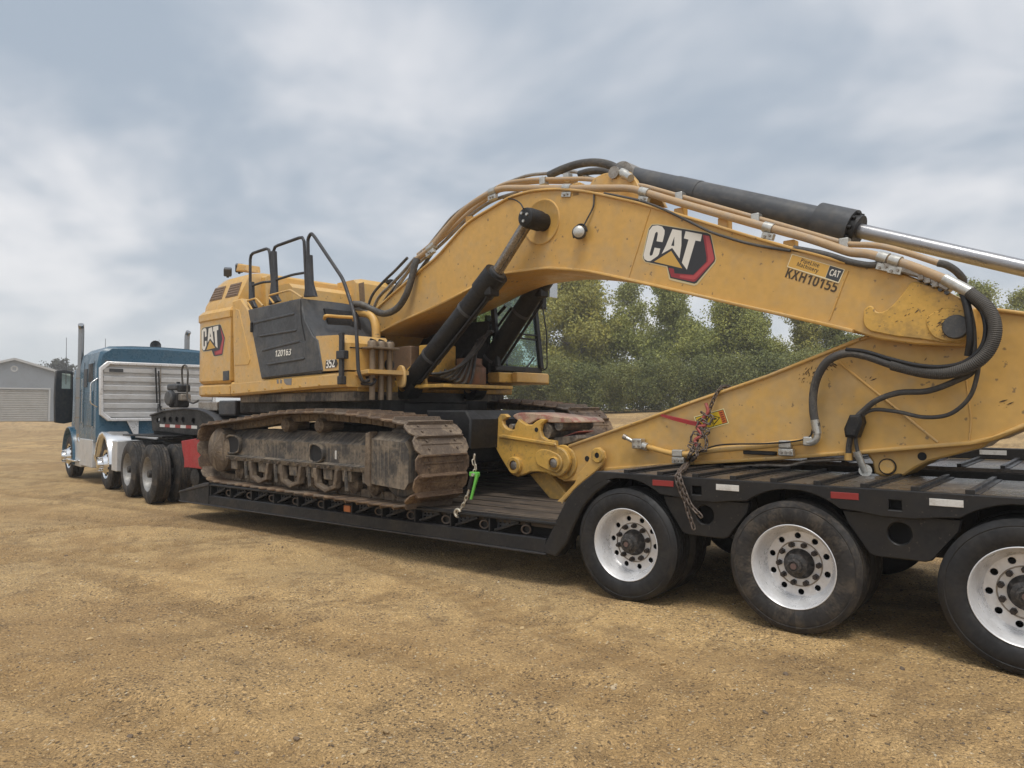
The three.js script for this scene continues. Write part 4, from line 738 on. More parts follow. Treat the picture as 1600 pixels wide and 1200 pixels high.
part(ex, 'rail_post', prism([[.02,3.112],[.111,3.099],[.147,2.729],[.239,2.546],[-.031,2.566],[.011,2.745]], 1.37, 1.42, 0.008), M.railPaint);
part(ex, 'rail_post', prism([[-.873,3.294],[-.787,3.281],[-.723,2.656],[-.638,2.577],[-.926,2.552],[-.864,2.866]], 1.37, 1.42, 0.008), M.railPaint);
part(ex, 'rail_post', prism([[-1.491,2.94],[-1.398,2.929],[-1.373,2.651],[-1.279,2.55],[-1.462,2.531]], 1.37, 1.42, 0.008), M.railPaint);
part(ex, 'toe_bar', bent([[-1.275,2.509,1.47],[-1.426,2.651,1.47],[-1.171,2.661,1.47],[-.974,2.534,1.47]], 0.014, 0.05), M.yellow);
part(ex, 'toe_bar', bent([[-.683,2.541,1.47],[-.838,2.662,1.47],[-.262,2.678,1.47],[.02,2.547,1.47]], 0.014, 0.05), M.yellow);
part(ex, 'ladder_bracket', box(.98, 1.05, 1.40, 2.02, 1.52, 1.56, 0.008), M.railPaint);
part(ex, 'ladder_bracket', box(.96, 1.12, 1.70, 1.80, 1.51, 1.585, 0.01), M.railPaint); part(ex, 'ladder_bracket', box(.98, 1.06, 1.40, 1.50, 1.50, 1.58, 0.01), M.railPaint);

// boom
const boomPts = [[-.061,1.819],[-.154,2.095],[.051,2.35],[.167,2.483],[.505,2.643],[.986,2.854],[1.45,3.05],[1.975,3.369],[2.368,3.477],[2.689,3.552],[2.984,3.56],[3.339,3.517],[3.648,3.44],[3.884,3.365],[4.181,3.252],[4.448,3.149],[4.737,3.025],[5.004,2.902],[5.308,2.76],[5.658,2.604],[5.995,2.458],[6.399,2.288],[6.696,2.213],[6.902,2.107],[7.098,1.992],[7.245,1.886],[7.272,1.799],[7.273,1.682],[7.256,1.609],[7.19,1.566],[6.893,1.598],[6.63,1.654],[6.449,1.728],[5.938,1.89],[5.393,2.059],[4.779,2.255],[4.33,2.395],[3.831,2.542],[3.471,2.616],[3.228,2.655],[2.877,2.671],[2.526,2.663],[2.088,2.577],[1.738,2.481],[1.232,2.368],[.713,2.27],[.257,2.148]];
const boom = part(ex, 'boom', prism(boomPts, -0.4, 0.4, 0.012, [], 0.5), M.yellowFlat);
const strip = (pts, w, h, z0, z1) => { const up = [], dn = []; pts.forEach((p, i) => { const a = pts[Math.max(0, i - 1)], b = pts[Math.min(pts.length - 1, i + 1)], d = V(b[0] - a[0], b[1] - a[1], 0).normalize(); up.push([p[0] - d.y * h, p[1] + d.x * h]); dn.push([p[0] + d.y * w, p[1] - d.x * w]); }); return prism([...up, ...dn.reverse()], z0, z1, 0.005, [], 0.9); };
part(boom, 'bottom_flange', strip(smooth([[.257,2.148],[.713,2.27],[1.232,2.368],[1.738,2.481],[2.088,2.577],[2.526,2.663],[2.877,2.671],[3.228,2.655],[3.471,2.616],[3.831,2.542],[4.33,2.395],[4.779,2.255],[5.393,2.059],[5.938,1.89],[6.449,1.728]], 3), 0.012, 0.018, -0.43, 0.43), M.yellow);
part(boom, 'top_flange', strip(smooth([[.167,2.483],[.505,2.643],[.986,2.854],[1.45,3.05],[1.975,3.369],[2.368,3.477],[2.689,3.552],[2.984,3.56],[3.339,3.517],[3.648,3.44],[3.884,3.365],[4.181,3.252],[4.448,3.149],[5.004,2.902],[5.658,2.604],[6.399,2.288]], 3), 0.012, 0.014, -0.425, 0.425), M.yellow);
for (const p of [[[4.566,3.069,.401],[4.308,2.423,.401]], [[6.413,2.224,.401],[6.261,1.836,.401]]]) part(boom, 'weld_seam', tube(p, 0.008, 6, 6), M.yellow);
{ const c = [[3.173,3.184]][0]; part(boom, 'pin_boss', lathe([[0.001, 0.006], [0.225, 0.006], [0.235, 0.014], [0.25, 0.014], [0.258, 0.0]], [c[0], c[1], .4], [c[0], c[1], 2], 40), M.yellowFlat);
  for (const s of [1, -1]) { const b = part(ex, 'cylinder_pin', lathe([[0.001, .33], [0.08, .33], [0.102, .315], [0.106, .30], [0.106, .27], [0.112, .26], [0.112, .09], [0.10, .08], [0.10, 0], [0.001, 0]], [c[0] + .03, c[1] - .01, s * .40], [c[0] + .03, c[1] - .01, s * 3], 32), M.black); if (s > 0) for (const [dx, dy] of [[-.035, .045], [.04, .02], [-.01, -.045]]) part(b, 'bolt', cyl([c[0] + .03 + dx, c[1] - .01 + dy, .73], [c[0] + .03 + dx, c[1] - .01 + dy, .745], 0.018, 0.016, 8), M.zinc); } }
const endPts = [[6.529,1.83],[6.533,1.773],[6.584,1.718],[6.959,1.628],[7.19,1.585],[7.248,1.628],[7.262,1.73],[7.244,1.839],[7.197,1.92],[7.073,2],[6.901,2.073],[6.875,2.066],[6.829,2.007],[6.764,1.929],[6.718,1.889],[6.671,1.863],[6.625,1.872],[6.602,1.91],[6.578,1.922],[6.539,1.895]];
part(boom, 'end_plate', prism(smooth(endPts, 2, true), 0.398, 0.425, 0.008), M.yellowDirty);
part(boom, 'keeper_plate', prism(smooth([[6.978,1.774],[7.008,1.815],[7.077,1.842],[7.16,1.844],[7.249,1.799],[7.271,1.694],[7.229,1.613],[7.114,1.602],[7.014,1.656]], 3, true), 0.42, 0.44, 0.008), M.yellowDirty);
{ const c = [[7.176,1.705]][0]; part(boom, 'boom_pin', lathe([[0.001, 0.035], [0.080, 0.035], [0.088, 0.025], [0.088, 0]], [c[0], c[1], .44], [c[0], c[1], 2], 32), M.charcoal); }
catLogo(boom, .403, {
  edge: [[4.47,2.62],[4.477,2.584],[4.503,2.552],[4.743,2.473],[4.77,2.352],[4.801,2.336],[5.038,2.259],[5.071,2.267],[5.257,2.449],[5.264,2.484],[5.236,2.618],[5.219,2.714],[5.18,2.74],[4.707,2.891],[4.651,2.91],[4.582,2.918],[4.542,2.88]],
  dark: [[4.481,2.619],[4.488,2.586],[4.51,2.557],[4.753,2.479],[4.784,2.362],[5.038,2.277],[5.061,2.283],[5.246,2.457],[5.254,2.485],[5.229,2.619],[5.208,2.711],[5.176,2.733],[4.707,2.883],[4.65,2.901],[4.586,2.909],[4.551,2.875]],
  red: [[5.129,2.724],[5.196,2.704],[5.218,2.615],[5.246,2.486],[5.236,2.463],[5.055,2.302],[5.031,2.296],[4.793,2.372],[4.764,2.464],[4.823,2.447],[4.829,2.402],[5.029,2.363],[5.163,2.467],[5.166,2.509],[5.146,2.632]],
  red2: [[5.154,2.714],[5.191,2.701],[5.214,2.615],[5.24,2.487],[5.23,2.466],[5.048,2.321],[5.028,2.317],[4.884,2.359],[4.887,2.377],[5.032,2.356],[5.177,2.466],[5.181,2.507],[5.166,2.629]],
  C: [[4.553,2.862],[4.593,2.899],[4.65,2.896],[4.7,2.875],[4.727,2.833],[4.724,2.796],[4.702,2.721],[4.635,2.741],[4.65,2.808],[4.648,2.827],[4.636,2.832],[4.621,2.822],[4.558,2.633],[4.558,2.614],[4.572,2.607],[4.589,2.616],[4.613,2.682],[4.677,2.663],[4.662,2.612],[4.648,2.595],[4.565,2.556],[4.532,2.561],[4.495,2.585],[4.485,2.624]],
  A: [[4.812,2.831],[4.91,2.799],[4.906,2.656],[4.885,2.537],[4.807,2.649],[4.691,2.608],[4.737,2.682]], hole: [[4.832,2.754],[4.797,2.673],[4.828,2.665]],
  T: [[4.952,2.788],[5.123,2.73],[5.107,2.666],[5.054,2.682],[4.962,2.419],[4.909,2.494],[4.982,2.702],[4.933,2.722]], tri: [[4.796,2.623],[4.915,2.438],[4.605,2.544]] });
catLogo(cw, 1.503, {
  edge: [[-2.811,2.317],[-2.751,2.368],[-2.185,2.378],[-2.131,2.362],[-1.99,2.153],[-2.062,1.909],[-2.099,1.899],[-2.326,1.893],[-2.375,1.908],[-2.436,1.989],[-2.713,1.985],[-2.772,2.031]],
  dark: [[-2.794,2.316],[-2.735,2.359],[-2.184,2.37],[-2.148,2.358],[-2.007,2.154],[-2.076,1.915],[-2.111,1.906],[-2.314,1.9],[-2.363,1.91],[-2.427,1.995],[-2.701,1.993],[-2.755,2.03]],
  red: [[-2.165,2.334],[-2.027,2.155],[-2.094,1.924],[-2.321,1.913],[-2.341,1.973],[-2.173,1.992],[-2.093,2.149]], red2: [[-2.153,2.308],[-2.048,2.157],[-2.112,1.939],[-2.291,1.932],[-2.292,1.96],[-2.149,1.985],[-2.081,2.148]],
  C: [[-2.781,2.321],[-2.7,2.352],[-2.636,2.345],[-2.613,2.32],[-2.607,2.222],[-2.663,2.209],[-2.666,2.295],[-2.692,2.306],[-2.711,2.298],[-2.704,2.085],[-2.684,2.066],[-2.659,2.077],[-2.662,2.151],[-2.605,2.153],[-2.603,2.085],[-2.657,2.013],[-2.714,2.011],[-2.753,2.047]],
  A: [[-2.542,2.337],[-2.431,2.349],[-2.363,2.099],[-2.488,2.18],[-2.573,2.117]], hole: [[-2.494,2.266],[-2.497,2.203],[-2.455,2.206]],
  T: [[-2.395,2.349],[-2.226,2.356],[-2.224,2.291],[-2.272,2.286],[-2.24,2.018],[-2.313,2.056],[-2.35,2.281],[-2.393,2.278]], tri: [[-2.493,2.152],[-2.312,2.028],[-2.607,2.011]] });
{
  const s = [[5.959,2.427],[6.39,2.237],[6.341,2.129],[5.916,2.321],[6.273,2.284],[6.382,2.234],[6.336,2.14],[6.235,2.188],[6.028,2.348],[6.182,2.278],[5.994,2.321],[6.172,2.236],[5.963,2.419],[6.271,2.285],[6.233,2.19],[5.923,2.325],[6.259,2.207],[6.34,2.175]];
  decal(boom, 'dealer_plate', s.slice(0, 4), .404, c => {
    c.poly(s.slice(0, 4), '#e6d9b4'); c.poly(s.slice(12, 16), '#d2a550'); c.poly(s.slice(4, 8), '#3c3f42');
    const u = 0.046; wAlong(c, 'PipeLine', s[8], s[9], u, 'bold', '#3a3022'); wAlong(c, 'Machinery', s[10], s[11], u, 'bold', '#3a3022'); wAlong(c, 'CAT', s[16], s[17], 0.075, 'bold', '#e4dfd2');
  }, 1300);
  const k = [[5.886,2.24],[6.316,2.055],[5.874,2.23],[6.316,2.042],[6.345,2.121],[5.912,2.316]];
  decal(boom, 'unit_number', k.slice(2), .4025, c => { wAlong(c, 'KXH10155', k[0], k[1], 0.118, 'bold', '#4a3b25'); }, 1100, { transparent: true, alphaTest: 0.4 });
}
// boom cylinders
for (const s of [1, -1]) {
  const CZ = .58, tc = [[3.104,3.141],[2.616,2.628],[1.111,1.427]], far = [[2.288,2.717]][0];
  const a = [...tc[0], s * CZ], g = [...(s > 0 ? tc[1] : [far[0] + .06, far[1] + .05]), s * CZ], b = [tc[2][0] - .02, tc[2][1] - .02, s * CZ], m = t => [mix(g[0], b[0], t), mix(g[1], b[1], t), s * CZ];
  const bar = part(ex, 'boom_cylinder', cyl(g, b, 0.128, 0.128, 28), M.black);
  part(bar, 'rod', cyl(a, g, 0.066, 0.066, 20), M.chromeWorn); part(bar, 'gland', cyl(m(-.02), m(.13), 0.147, 0.147, 28), M.black); part(bar, 'gland', cyl(m(-.035), m(-.015), 0.10, 0.10, 20), M.charcoal);
  part(bar, 'cylinder_eye', lathe([[.08, -.1], [.17, -.1], [.17, .1], [.08, .1]], [b[0], b[1], b[2]], [b[0], b[1], b[2] + 1], 28), M.black);
  { const L = Math.hypot(g[0] - b[0], g[1] - b[1]), px = (g[1] - b[1]) / L * .155, py = -(g[0] - b[0]) / L * .155, q = (t, k) => [m(t)[0] + px * k, m(t)[1] + py * k, s * (CZ + .05)]; part(bar, 'feed_pipe', bent([q(.08, .6), q(.12, 1), q(.5, 1), q(.86, 1), q(.9, .6)], .02, .05), M.black); part(bar, 'gland_port', box(q(.07, .8)[0] - .05, q(.07, .8)[0] + .05, q(.07, .8)[1] - .05, q(.07, .8)[1] + .05, s * CZ - .06, s * CZ + .10, .015), M.black); }
  for (const t of [.28, .7]) part(bar, 'pipe_clamp', cyl(m(t), m(t + .02), 0.136, 0.136, 24), M.charcoal);
  part(ex, 'cylinder_bracket', prism(smooth([[.95, 1.40], [1.02, 1.62], [1.2, 1.66], [1.36, 1.56], [1.42, 1.38]], 3).concat([[1.42, 1.36], [.95, 1.36]]), s > 0 ? .52 : -.56, s > 0 ? .56 : -.52, 0.01), M.yellowDirty);
}
part(ex, 'cylinder_bracket', prism(smooth([[1.152,1.579],[1.215,1.649],[1.29,1.63],[1.328,1.51],[1.304,1.385],[1.192,1.387]], 3, true), .80, .84, 0.01), M.yellow);
part(ex, 'nose_plate', box(.9, 1.80, 1.37, 1.415, -.62, .62, 0.01), M.yellowDirty);
// machinery between the boom foot and the cab
part(ex, 'swing_motor', lathe([[0.001, 0], [.2, 0], [.22, .04], [.22, .24], [.17, .28], [.17, .36], [.001, .38]], [1.42, 1.41, -.18], [1.42, 3, -.18], 26), worn([0.20, 0.09, 0.05], [0.12, 0.08, 0.05], { amt: .8, seed: 221, m: .5, size: 256 }));
part(ex, 'valve_block', box(.95, 1.25, 1.55, 1.95, -.1, .3, 0.02), M.yellowDirty);
part(ex, 'manifold', box(.2, .85, 1.5, 1.95, -.35, .35, 0.02), worn([0.20, 0.13, 0.08], [0.12, 0.085, 0.055], { amt: .6, seed: 223, m: .6, size: 256 }));
for (let k = 0; k < 7; k++) { const o = k * .05; part(ex, 'hydraulic_hose', tube([[1.05 + o, 1.62, .42 - o * 1.6], [1.3 + o, 1.56 - o * .5, .30 - o], [1.55, 1.66 + o, .1 - o], [1.68 - o, 1.9 + o * .5, -.1 - o], [1.62, 2.14, -.34 - o * .3]], 0.02, 30, 8), k % 3 ? M.hose : hubM); }
part(ex, 'hydraulic_hose', tube([[.969,1.814,-.45],[1.088,1.99,-.52],[1.32,2.229,-.6],[1.664,2.499,-.62]], .022, 24, 8), M.black);
part(ex, 'hydraulic_hose', tube([[1.047,1.737,-.4],[1.234,1.91,-.5],[1.492,2.142,-.55],[1.799,2.467,-.6]], .018, 24, 8), M.black);
part(ex, 'guard_panel', box(-.2, 1.50, 1.45, 2.30, -.50, -.46, 0.01), M.black);

// cab on the far side
const cab = part(ex, 'cab', box(.05, 1.60, 1.62, 1.70, -1.46, -.50, 0.015), M.black);
part(ex, 'cab_platform', box(-.2, 1.70, 1.46, 1.60, -1.5, -.46, 0.02), M.yellowDirty); part(ex, 'cab_platform', box(1.705, 1.80, 1.468, 1.605, -1.36, -.70, 0.015), M.yellow);
{
  const P = (a, b, w = .07, h = .07) => part(cab, 'cab_post', beam(a, b, w, h, .012), M.black);
  P([1.60, 1.68, -.53], [1.46, 3.02, -.55]); P([1.60, 1.68, -1.43], [1.44, 3.02, -1.41]); P([.08, 1.68, -.53], [.10, 3.02, -.55], .10, .12); P([.08, 1.68, -1.43], [.10, 3.02, -1.41], .1, .12); P([.80, 1.68, -.52], [.78, 3.02, -.54]);
  for (const y of [2.10, 2.16]) part(cab, 'window_bar', beam([1.555 - (y - 2.1) * .1, y, -.54], [1.555 - (y - 2.1) * .1, y, -1.42], .02, .025), M.black);
  part(cab, 'cab_roof', box(.02, 1.56, 3.0, 3.10, -1.46, -.50, .03), M.charcoal);
  const pane = (pts, z) => part(cab, 'window_pane', loft([pts, pts.map(p => [p[0] - .006, p[1], p[2] - .006])]), M.glass);
  pane([[1.60, 1.72, -.57], [1.60, 1.72, -1.39], [1.558, 2.09, -1.39], [1.558, 2.09, -.57]]); pane([[1.55, 2.17, -.57], [1.55, 2.17, -1.39], [1.465, 2.98, -1.38], [1.465, 2.98, -.58]]);
  pane([[1.50, 1.95, -.515], [.86, 1.95, -.515], [.84, 2.95, -.53], [1.42, 2.95, -.53]]); pane([[.74, 1.95, -.515], [.2, 1.95, -.515], [.2, 2.95, -.53], [.74, 2.95, -.53]]);
  pane([[1.55, 1.72, -1.445], [.2, 1.72, -1.445], [.2, 2.95, -1.43], [1.42, 2.95, -1.43]]); pane([[.085, 1.95, -.62], [.085, 1.95, -1.36], [.10, 2.95, -1.36], [.10, 2.95, -.62]]);
  part(cab, 'side_panel', box(.14, 1.56, 1.70, 1.93, -.525, -.495, .01), M.black);
  part(cab, 'seat', prism(smooth([[.45, 1.95], [.95, 1.98], [1.0, 2.06], [.55, 2.08], [.42, 2.72], [.30, 2.72], [.36, 2.0]], 3, true), -1.2, -.76, .03), M.charcoal); part(cab, 'seat_base', box(.5, .9, 1.70, 1.96, -1.1, -.86, .02), M.black);
  part(cab, 'console', box(.5, 1.05, 2.1, 2.22, -.74, -.62, .03), M.charcoal); part(cab, 'joystick', cyl([1.0, 2.2, -.68], [1.02, 2.42, -.68], .022, .03, 10), M.black); part(cab, 'control_lever', cyl([1.30, 1.70, -.9], [1.22, 2.16, -.9], .016, .016, 8), M.black); part(cab, 'control_lever', cyl([1.30, 1.70, -1.05], [1.22, 2.16, -1.05], .016, .016, 8), M.black); part(cab, 'monitor', box(1.3, 1.35, 2.2, 2.4, -.72, -.58, .01), M.black);
  part(cab, 'wiper', beam([1.585, 1.84, -1.3], [1.60, 1.60, -1.02], .02, .02), M.black);
  const mir = part(cab, 'mirror', box(1.46, 1.56, 2.56, 2.98, -1.62, -1.46, .03), M.black); const mp = [[1.646,2.98,-1.56],[1.836,2.985,-1.56],[1.847,2.818,-1.56],[1.67,2.81,-1.56]];
  part(mir, 'mirror_glass', loft([[[1.62, 2.74, -1.60], [1.62, 2.74, -1.78], [1.63, 2.98, -1.77], [1.63, 2.98, -1.61]], [[1.60, 2.74, -1.60], [1.60, 2.74, -1.78], [1.61, 2.98, -1.77], [1.61, 2.98, -1.61]]]), M.chrome);
  part(mir, 'mirror_arm', bent([[1.502,2.849,-1.5],[1.575,2.581,-1.5],[1.646,2.204,-1.5],[1.657,1.688,-1.5],[1.583,1.662,-1.46]], .010, .04, 6), M.black);
}
// big hose and elbow from the house to the boom
part(ex, 'hydraulic_hose', tube([[.121,2.53,.75],[.241,2.515,.7],[.347,2.453,.62],[.548,2.38,.56],[.768,2.432,.52],[.927,2.587,.5],[1.018,2.797,.48],[1.057,2.971,.46],[1.072,3.057,.43]], .045, 50, 12), M.hose);
part(ex, 'hydraulic_pipe', tube([[.114,2.418,.66],[.289,2.396,.64],[.391,2.328,.62],[.448,2.212,.62],[.464,2.056,.62]], .058, 30, 14), M.yellow);
part(ex, 'hydraulic_pipe', tube([[.049,2.477,.74],[.169,2.461,.7],[.33,2.416,.66]], .022, 12, 8), M.steel);
for (let k = 0; k < 4; k++) { const z = .28 - k * .17; part(ex, 'hydraulic_hose', tube([[.28 + k * .02, 2.52, z], [.42, 2.72 + k * .02, z], [.70, 2.96, z], [1.0, 3.20, z]], .024, 24, 8), k % 2 ? M.hose : M.steel); }
// pipes along the boom
const pipeRun = (pts, r, m = M.pipe, nm = 'boom_pipe') => part(ex, nm, bent(pts, r, .18, 10), m);
pipeRun([[1.024,3.068,.4],[1.316,3.188,.38],[1.618,3.418,.38],[1.953,3.59,.38],[2.305,3.678,.38],[2.537,3.7,.38],[3.484,3.505,.38],[4.33,3.331,.38],[4.554,3.228,.38],[4.994,3.024,.38],[5.726,2.699,.38],[6.107,2.537,.38],[6.428,2.371,.38],[6.551,2.345,.4],[6.847,2.217,.44],[7.088,2.076,.46],[7.155,2.034,.47]], .037);
pipeRun([[.811,3.189,.2],[1.11,3.299,.2],[1.506,3.553,.2],[2.367,3.83,.2],[2.779,3.789,.2],[3.679,3.611,.2],[4.053,3.463,.2],[4.321,3.407,.2],[4.784,3.196,.2],[5.499,2.871,.2],[5.869,2.702,.2],[6.259,2.522,.2],[6.363,2.475,.22],[6.599,2.429,.25],[6.813,2.333,.3],[7.038,2.216,.3]], .025);
pipeRun([[.579,3.305,-.1],[1.182,3.721,-.1],[1.515,3.814,-.1],[1.959,3.935,-.1],[2.525,3.976,-.1],[3.274,3.85,-.1],[3.402,3.763,-.1],[3.832,3.559,-.05]], .02, M.steel);
pipeRun([[.601,3.214,0],[1.063,3.409,0],[1.618,3.672,0],[2.189,3.881,0],[2.664,3.845,0],[3.379,3.681,.05]], .034);
pipeRun([[5.974,2.472,.4],[6.238,2.385,.4],[6.442,2.286,.41],[6.589,2.239,.42],[6.686,2.24,.43]], .026, M.hose);
pipeRun([[.957,3.05,.3],[1.398,3.222,.3],[1.927,3.508,.3],[2.313,3.624,.3],[2.748,3.63,.3]], .022, M.steel);
pipeRun([[4.022,3.335,.41],[4.458,3.176,.415],[4.714,3.044,.42],[5.017,2.859,.425],[5.218,2.729,.425],[5.598,2.558,.425],[5.954,2.45,.42]], .013, M.hose, 'cable');
for (const [p, q] of [[[3.467,3.509,.38],[3.572,3.487,.38]], [[4.443,3.276,.38],[4.532,3.239,.38]], [[5.709,2.707,.38],[5.789,2.671,.38]], [[6.651,2.302,.42],[6.723,2.27,.43]], [[6.737,2.263,.43],[6.812,2.231,.44]], [[1.24,3.156,.39],[1.365,3.213,.38]], [[2.348,3.685,.38],[2.454,3.694,.38]]]) {
  const c = part(ex, 'pipe_clamp', cyl(p, q, .047, .047, 18), M.zinc), x = (p[0] + q[0]) / 2, y = (p[1] + q[1]) / 2, z = p[2];
  part(c, 'clamp_foot', beam([p[0] - .01, p[1] - .075, z + .01], [q[0] + .01, q[1] - .075, z + .01], .05, .055), M.zinc); for (const d of [-.022, .022]) part(c, 'clamp_bolt', cyl([x + d, y - .078, z + .03], [x + d, y - .078, z + .048], .012, .012, 6), M.steel);
}
for (let k = 0; k < 6; k++) { const z = .36 - k * .13, o = k * 2.2; part(ex, 'hydraulic_hose', tube([...[[590, 486], [600, 470], [616, 450], [634, 431], [652, 409]].map((p, i) => hoseAt(i, k))], .019 + .004 * (k % 2), 24, 8), k % 2 ? M.steel : M.hose); }
function hoseAt(i, k) { const a = [[-.069,2.497],[.047,2.66],[.292,2.814],[.542,2.953],[.812,3.119]][i]; return [a[0] - .03 * k * (i < 4 ? 1 : 0), a[1] + .025 * Math.sin(k * 2.1 + i) + .02, .38 - k * .13]; }
for (const [x, y, z] of [[3.034,3.72,.2],[3.3,3.731,.1],[4.784,3.189,.2],[5.559,2.837,.2],[6.326,2.49,.2]]) part(ex, 'pipe_clamp', box(x - .04, x + .04, y - .05, y + .045, z - .045, z + .045, .012), M.zinc);
for (const [x, y, z] of [[3.644,3.477,.36],[4.839,2.995,.3],[5.296,2.822,.3],[5.906,2.515,.3],[1.928,3.436,.3]]) part(ex, 'pipe_bracket', box(x - .05, x + .05, y - .10, y + .05, z - .06, z + .04, .01), M.yellow);
part(ex, 'cable', tube([[2.586,3.563,.41],[2.746,3.52,.43],[3.018,3.388,.6],[3.253,3.239,.8]], .008, 20, 6), M.black);
// lamp hanging on the boom side
{ const p = [[3.891,3.354,.41],[3.89,3.224,.42],[3.814,3.094,.43],[3.745,2.989,.44]]; const l = part(ex, 'boom_lamp', lathe([[0.001, .05], [.062, .05], [.075, .03], [.07, -.02], [.04, -.04], [.001, -.05]], [p[3][0], p[3][1] - .03, .47], [p[3][0] + .55, p[3][1] - .05, 1.47], 22), M.charcoal); part(l, 'lamp_lens', lathe([[0.001, .056], [.055, .054], [.06, .05]], [p[3][0], p[3][1] - .03, .47], [p[3][0] + .55, p[3][1] - .05, 1.47], 20), M.zinc); part(l, 'lamp_cable', tube(p, .009, 20, 6), M.hose); part(l, 'lamp_yoke', new THREE.TorusGeometry(.09, .010, 6, 18, 3.6).translate(p[3][0], p[3][1] - .03, .46), M.black); }
// stick cylinder above the boom
{
  const a = [4.073, 3.573], b = [6.252, 2.68], q = t => [mix(a[0], b[0], t), mix(a[1], b[1], t), 0];
  const c = part(ex, 'stick_cylinder', cyl(q(0), q(1), .128, .128, 32), M.charcoal);
  part(c, 'gland', cyl(q(.90), q(1.035), .165, .165, 32), M.charcoal); part(c, 'gland', cyl(q(1.03), q(1.06), .13, .13, 28), M.black); for (let k = 0; k < 10; k++) { const an = k * .628, e = q(1.035); part(c, 'gland_bolt', cyl([e[0] + Math.sin(an) * .14 * .38, e[1] + Math.sin(an) * .14 * .925, Math.cos(an) * .14], [e[0] + Math.sin(an) * .14 * .38 + .028, e[1] + Math.sin(an) * .14 * .925 - .011, Math.cos(an) * .14], .016, .016, 6), M.black); }
  part(c, 'rod', cyl(q(1.0), q(1.85), .062, .062, 28), M.rod); part(c, 'cylinder_eye', lathe([[.06, -.12], [.15, -.12], [.15, .12], [.06, .12]], [a[0] - .04, a[1] + .015, 0], [a[0] - .04, a[1] + .015, 1], 26), M.steel); part(c, 'pin', cyl([a[0] - .04, a[1] + .015, -.26], [a[0] - .04, a[1] + .015, .26], .065, .065, 20), M.steel);
  part(c, 'wear_band', cyl(q(.26), q(.37), .133, .133, 32), M.charcoal);
  for (const s of [.2, -.2]) part(boom, 'cylinder_lug', prism([[3.652,3.483],[3.756,3.595],[3.882,3.616],[4.054,3.605],[4.205,3.565],[4.29,3.46],[4.396,3.24],[4.004,3.316]], s - .03, s + .03, .01), M.yellow);
  part(c, 'port_fitting', lathe([[0.001, 0], [.05, 0], [.05, .08], [.04, .1], [.04, .2], [.001, .2]], [[4.102,3.581,.2]][0], [[4.324,3.429,.3]][0], 16), M.zinc);
  part(ex, 'hydraulic_hose', tube([[3.043,3.804,.12],[3.251,3.832,.12],[3.503,3.828,.14],[3.744,3.782,.16],[3.951,3.695,.18],[4.11,3.579,.2]], .045, 36, 12), M.hose);
  part(ex, 'hydraulic_hose', tube([[3.311,3.812,-.1],[3.466,3.808,-.1],[3.684,3.755,-.08],[3.875,3.649,-.05]], .04, 20, 10), M.hose);
}
// stick
const stickPts = [[3.335,.644],[3.442,.704],[4.365,.985],[4.917,1.168],[5.675,1.396],[6.444,1.671],[6.724,1.75],[7.04,1.843],[7.291,1.859],[7.383,1.831],[7.565,1.787],[7.785,1.727],[7.99,1.532],[8.017,1.272],[7.789,1.083],[7.549,.991],[7.365,.895],[7.224,.859],[6.484,.764],[6.344,.748],[5.753,.68],[4.911,.595],[3.908,.479],[3.572,.331],[3.352,.316],[3.189,.391],[3.171,.546]];
const stick = part(ex, 'stick', prism(stickPts, -.26, .26, .012, [], .5), M.yellowFlat);
part(stick, 'top_flange', strip([[3.442,.704],[4.365,.985],[4.917,1.168],[5.675,1.396],[6.444,1.671],[6.724,1.75]], .014, .014, -.285, .285), M.yellow);
part(stick, 'top_flange', strip([[7.291,1.859],[7.383,1.831],[7.565,1.787],[7.785,1.727]], .014, .014, -.285, .285), M.yellow);
part(stick, 'bottom_flange', strip([[3.908,.479],[4.911,.595],[5.753,.68],[6.344,.748],[6.484,.764],[7.224,.859],[7.365,.895],[7.549,.991],[7.789,1.092]], .02, .014, -.285, .285), M.yellow);
part(stick, 'weld_seam', tube([[6.285,1.494,.262],[7.001,.852,.262]], .011, 6, 6), M.yellow); part(stick, 'weld_seam', tube([[7.186,1.484,.262],[7.213,1.148,.262],[7.223,1.029,.262],[7.207,.853,.262]], .006, 12, 6), M.yellow);
part(stick, 'linkage_lug', prism([[6.46,.761],[6.484,.72],[6.513,.675],[6.526,.582],[6.584,.565],[6.744,.58],[6.827,.645],[6.918,.699],[7.093,.756],[7.281,.82],[7.363,.894],[7.137,.859]], -.2, .2, .014), M.yellowFlat);
{ const c = [[6.628,.644]][0]; part(stick, 'lug_pin', lathe([[0.001, .03], [.052, .03], [.056, .02], [.056, 0]], [...c, .2], [...c, 2], 26), M.yellow); part(stick, 'lug_ring', lathe([[.058, .012], [.066, .012], [.066, 0]], [...c, .2], [...c, 2], 26), M.black); const d = [[6.878,.737]][0]; part(stick, 'lug_bore', cyl([...d, .19], [...d, .206], .032, .032, 20), M.deep); }
part(stick, 'rub_plate', box(5.45, 5.75, .70, .735, -.2, .3, .008), M.black);
smudge(stick, [[6.031,1.418]][0], .263, .10, .13, 70, 501, 1.1); smudge(stick, [[6.229,1.486]][0], .264, .12, .08, 50, 503, 2.4); smudge(stick, [[6.552,1.348]][0], .263, .13, .05, 16, 505, .7); smudge(stick, [[6.946,1.446]][0], .264, .12, .07, 22, 507, .8); smudge(stick, [[7.457,1.147]][0], .263, .10, .05, 12, 509, .1);
smudge(boom, [[7.1,1.736]][0], .4405, .16, .16, 150, 511, .4); smudge(boom, [[6.86,1.809]][0], .4265, .22, .12, 24, 513, .5); smudge(boom, [[2.719,2.573]][0], .4025, .25, .06, 14, 515, .3); smudge(boom, [[2.088,2.803]][0], .4027, .3, .2, 10, 517, 1.2);
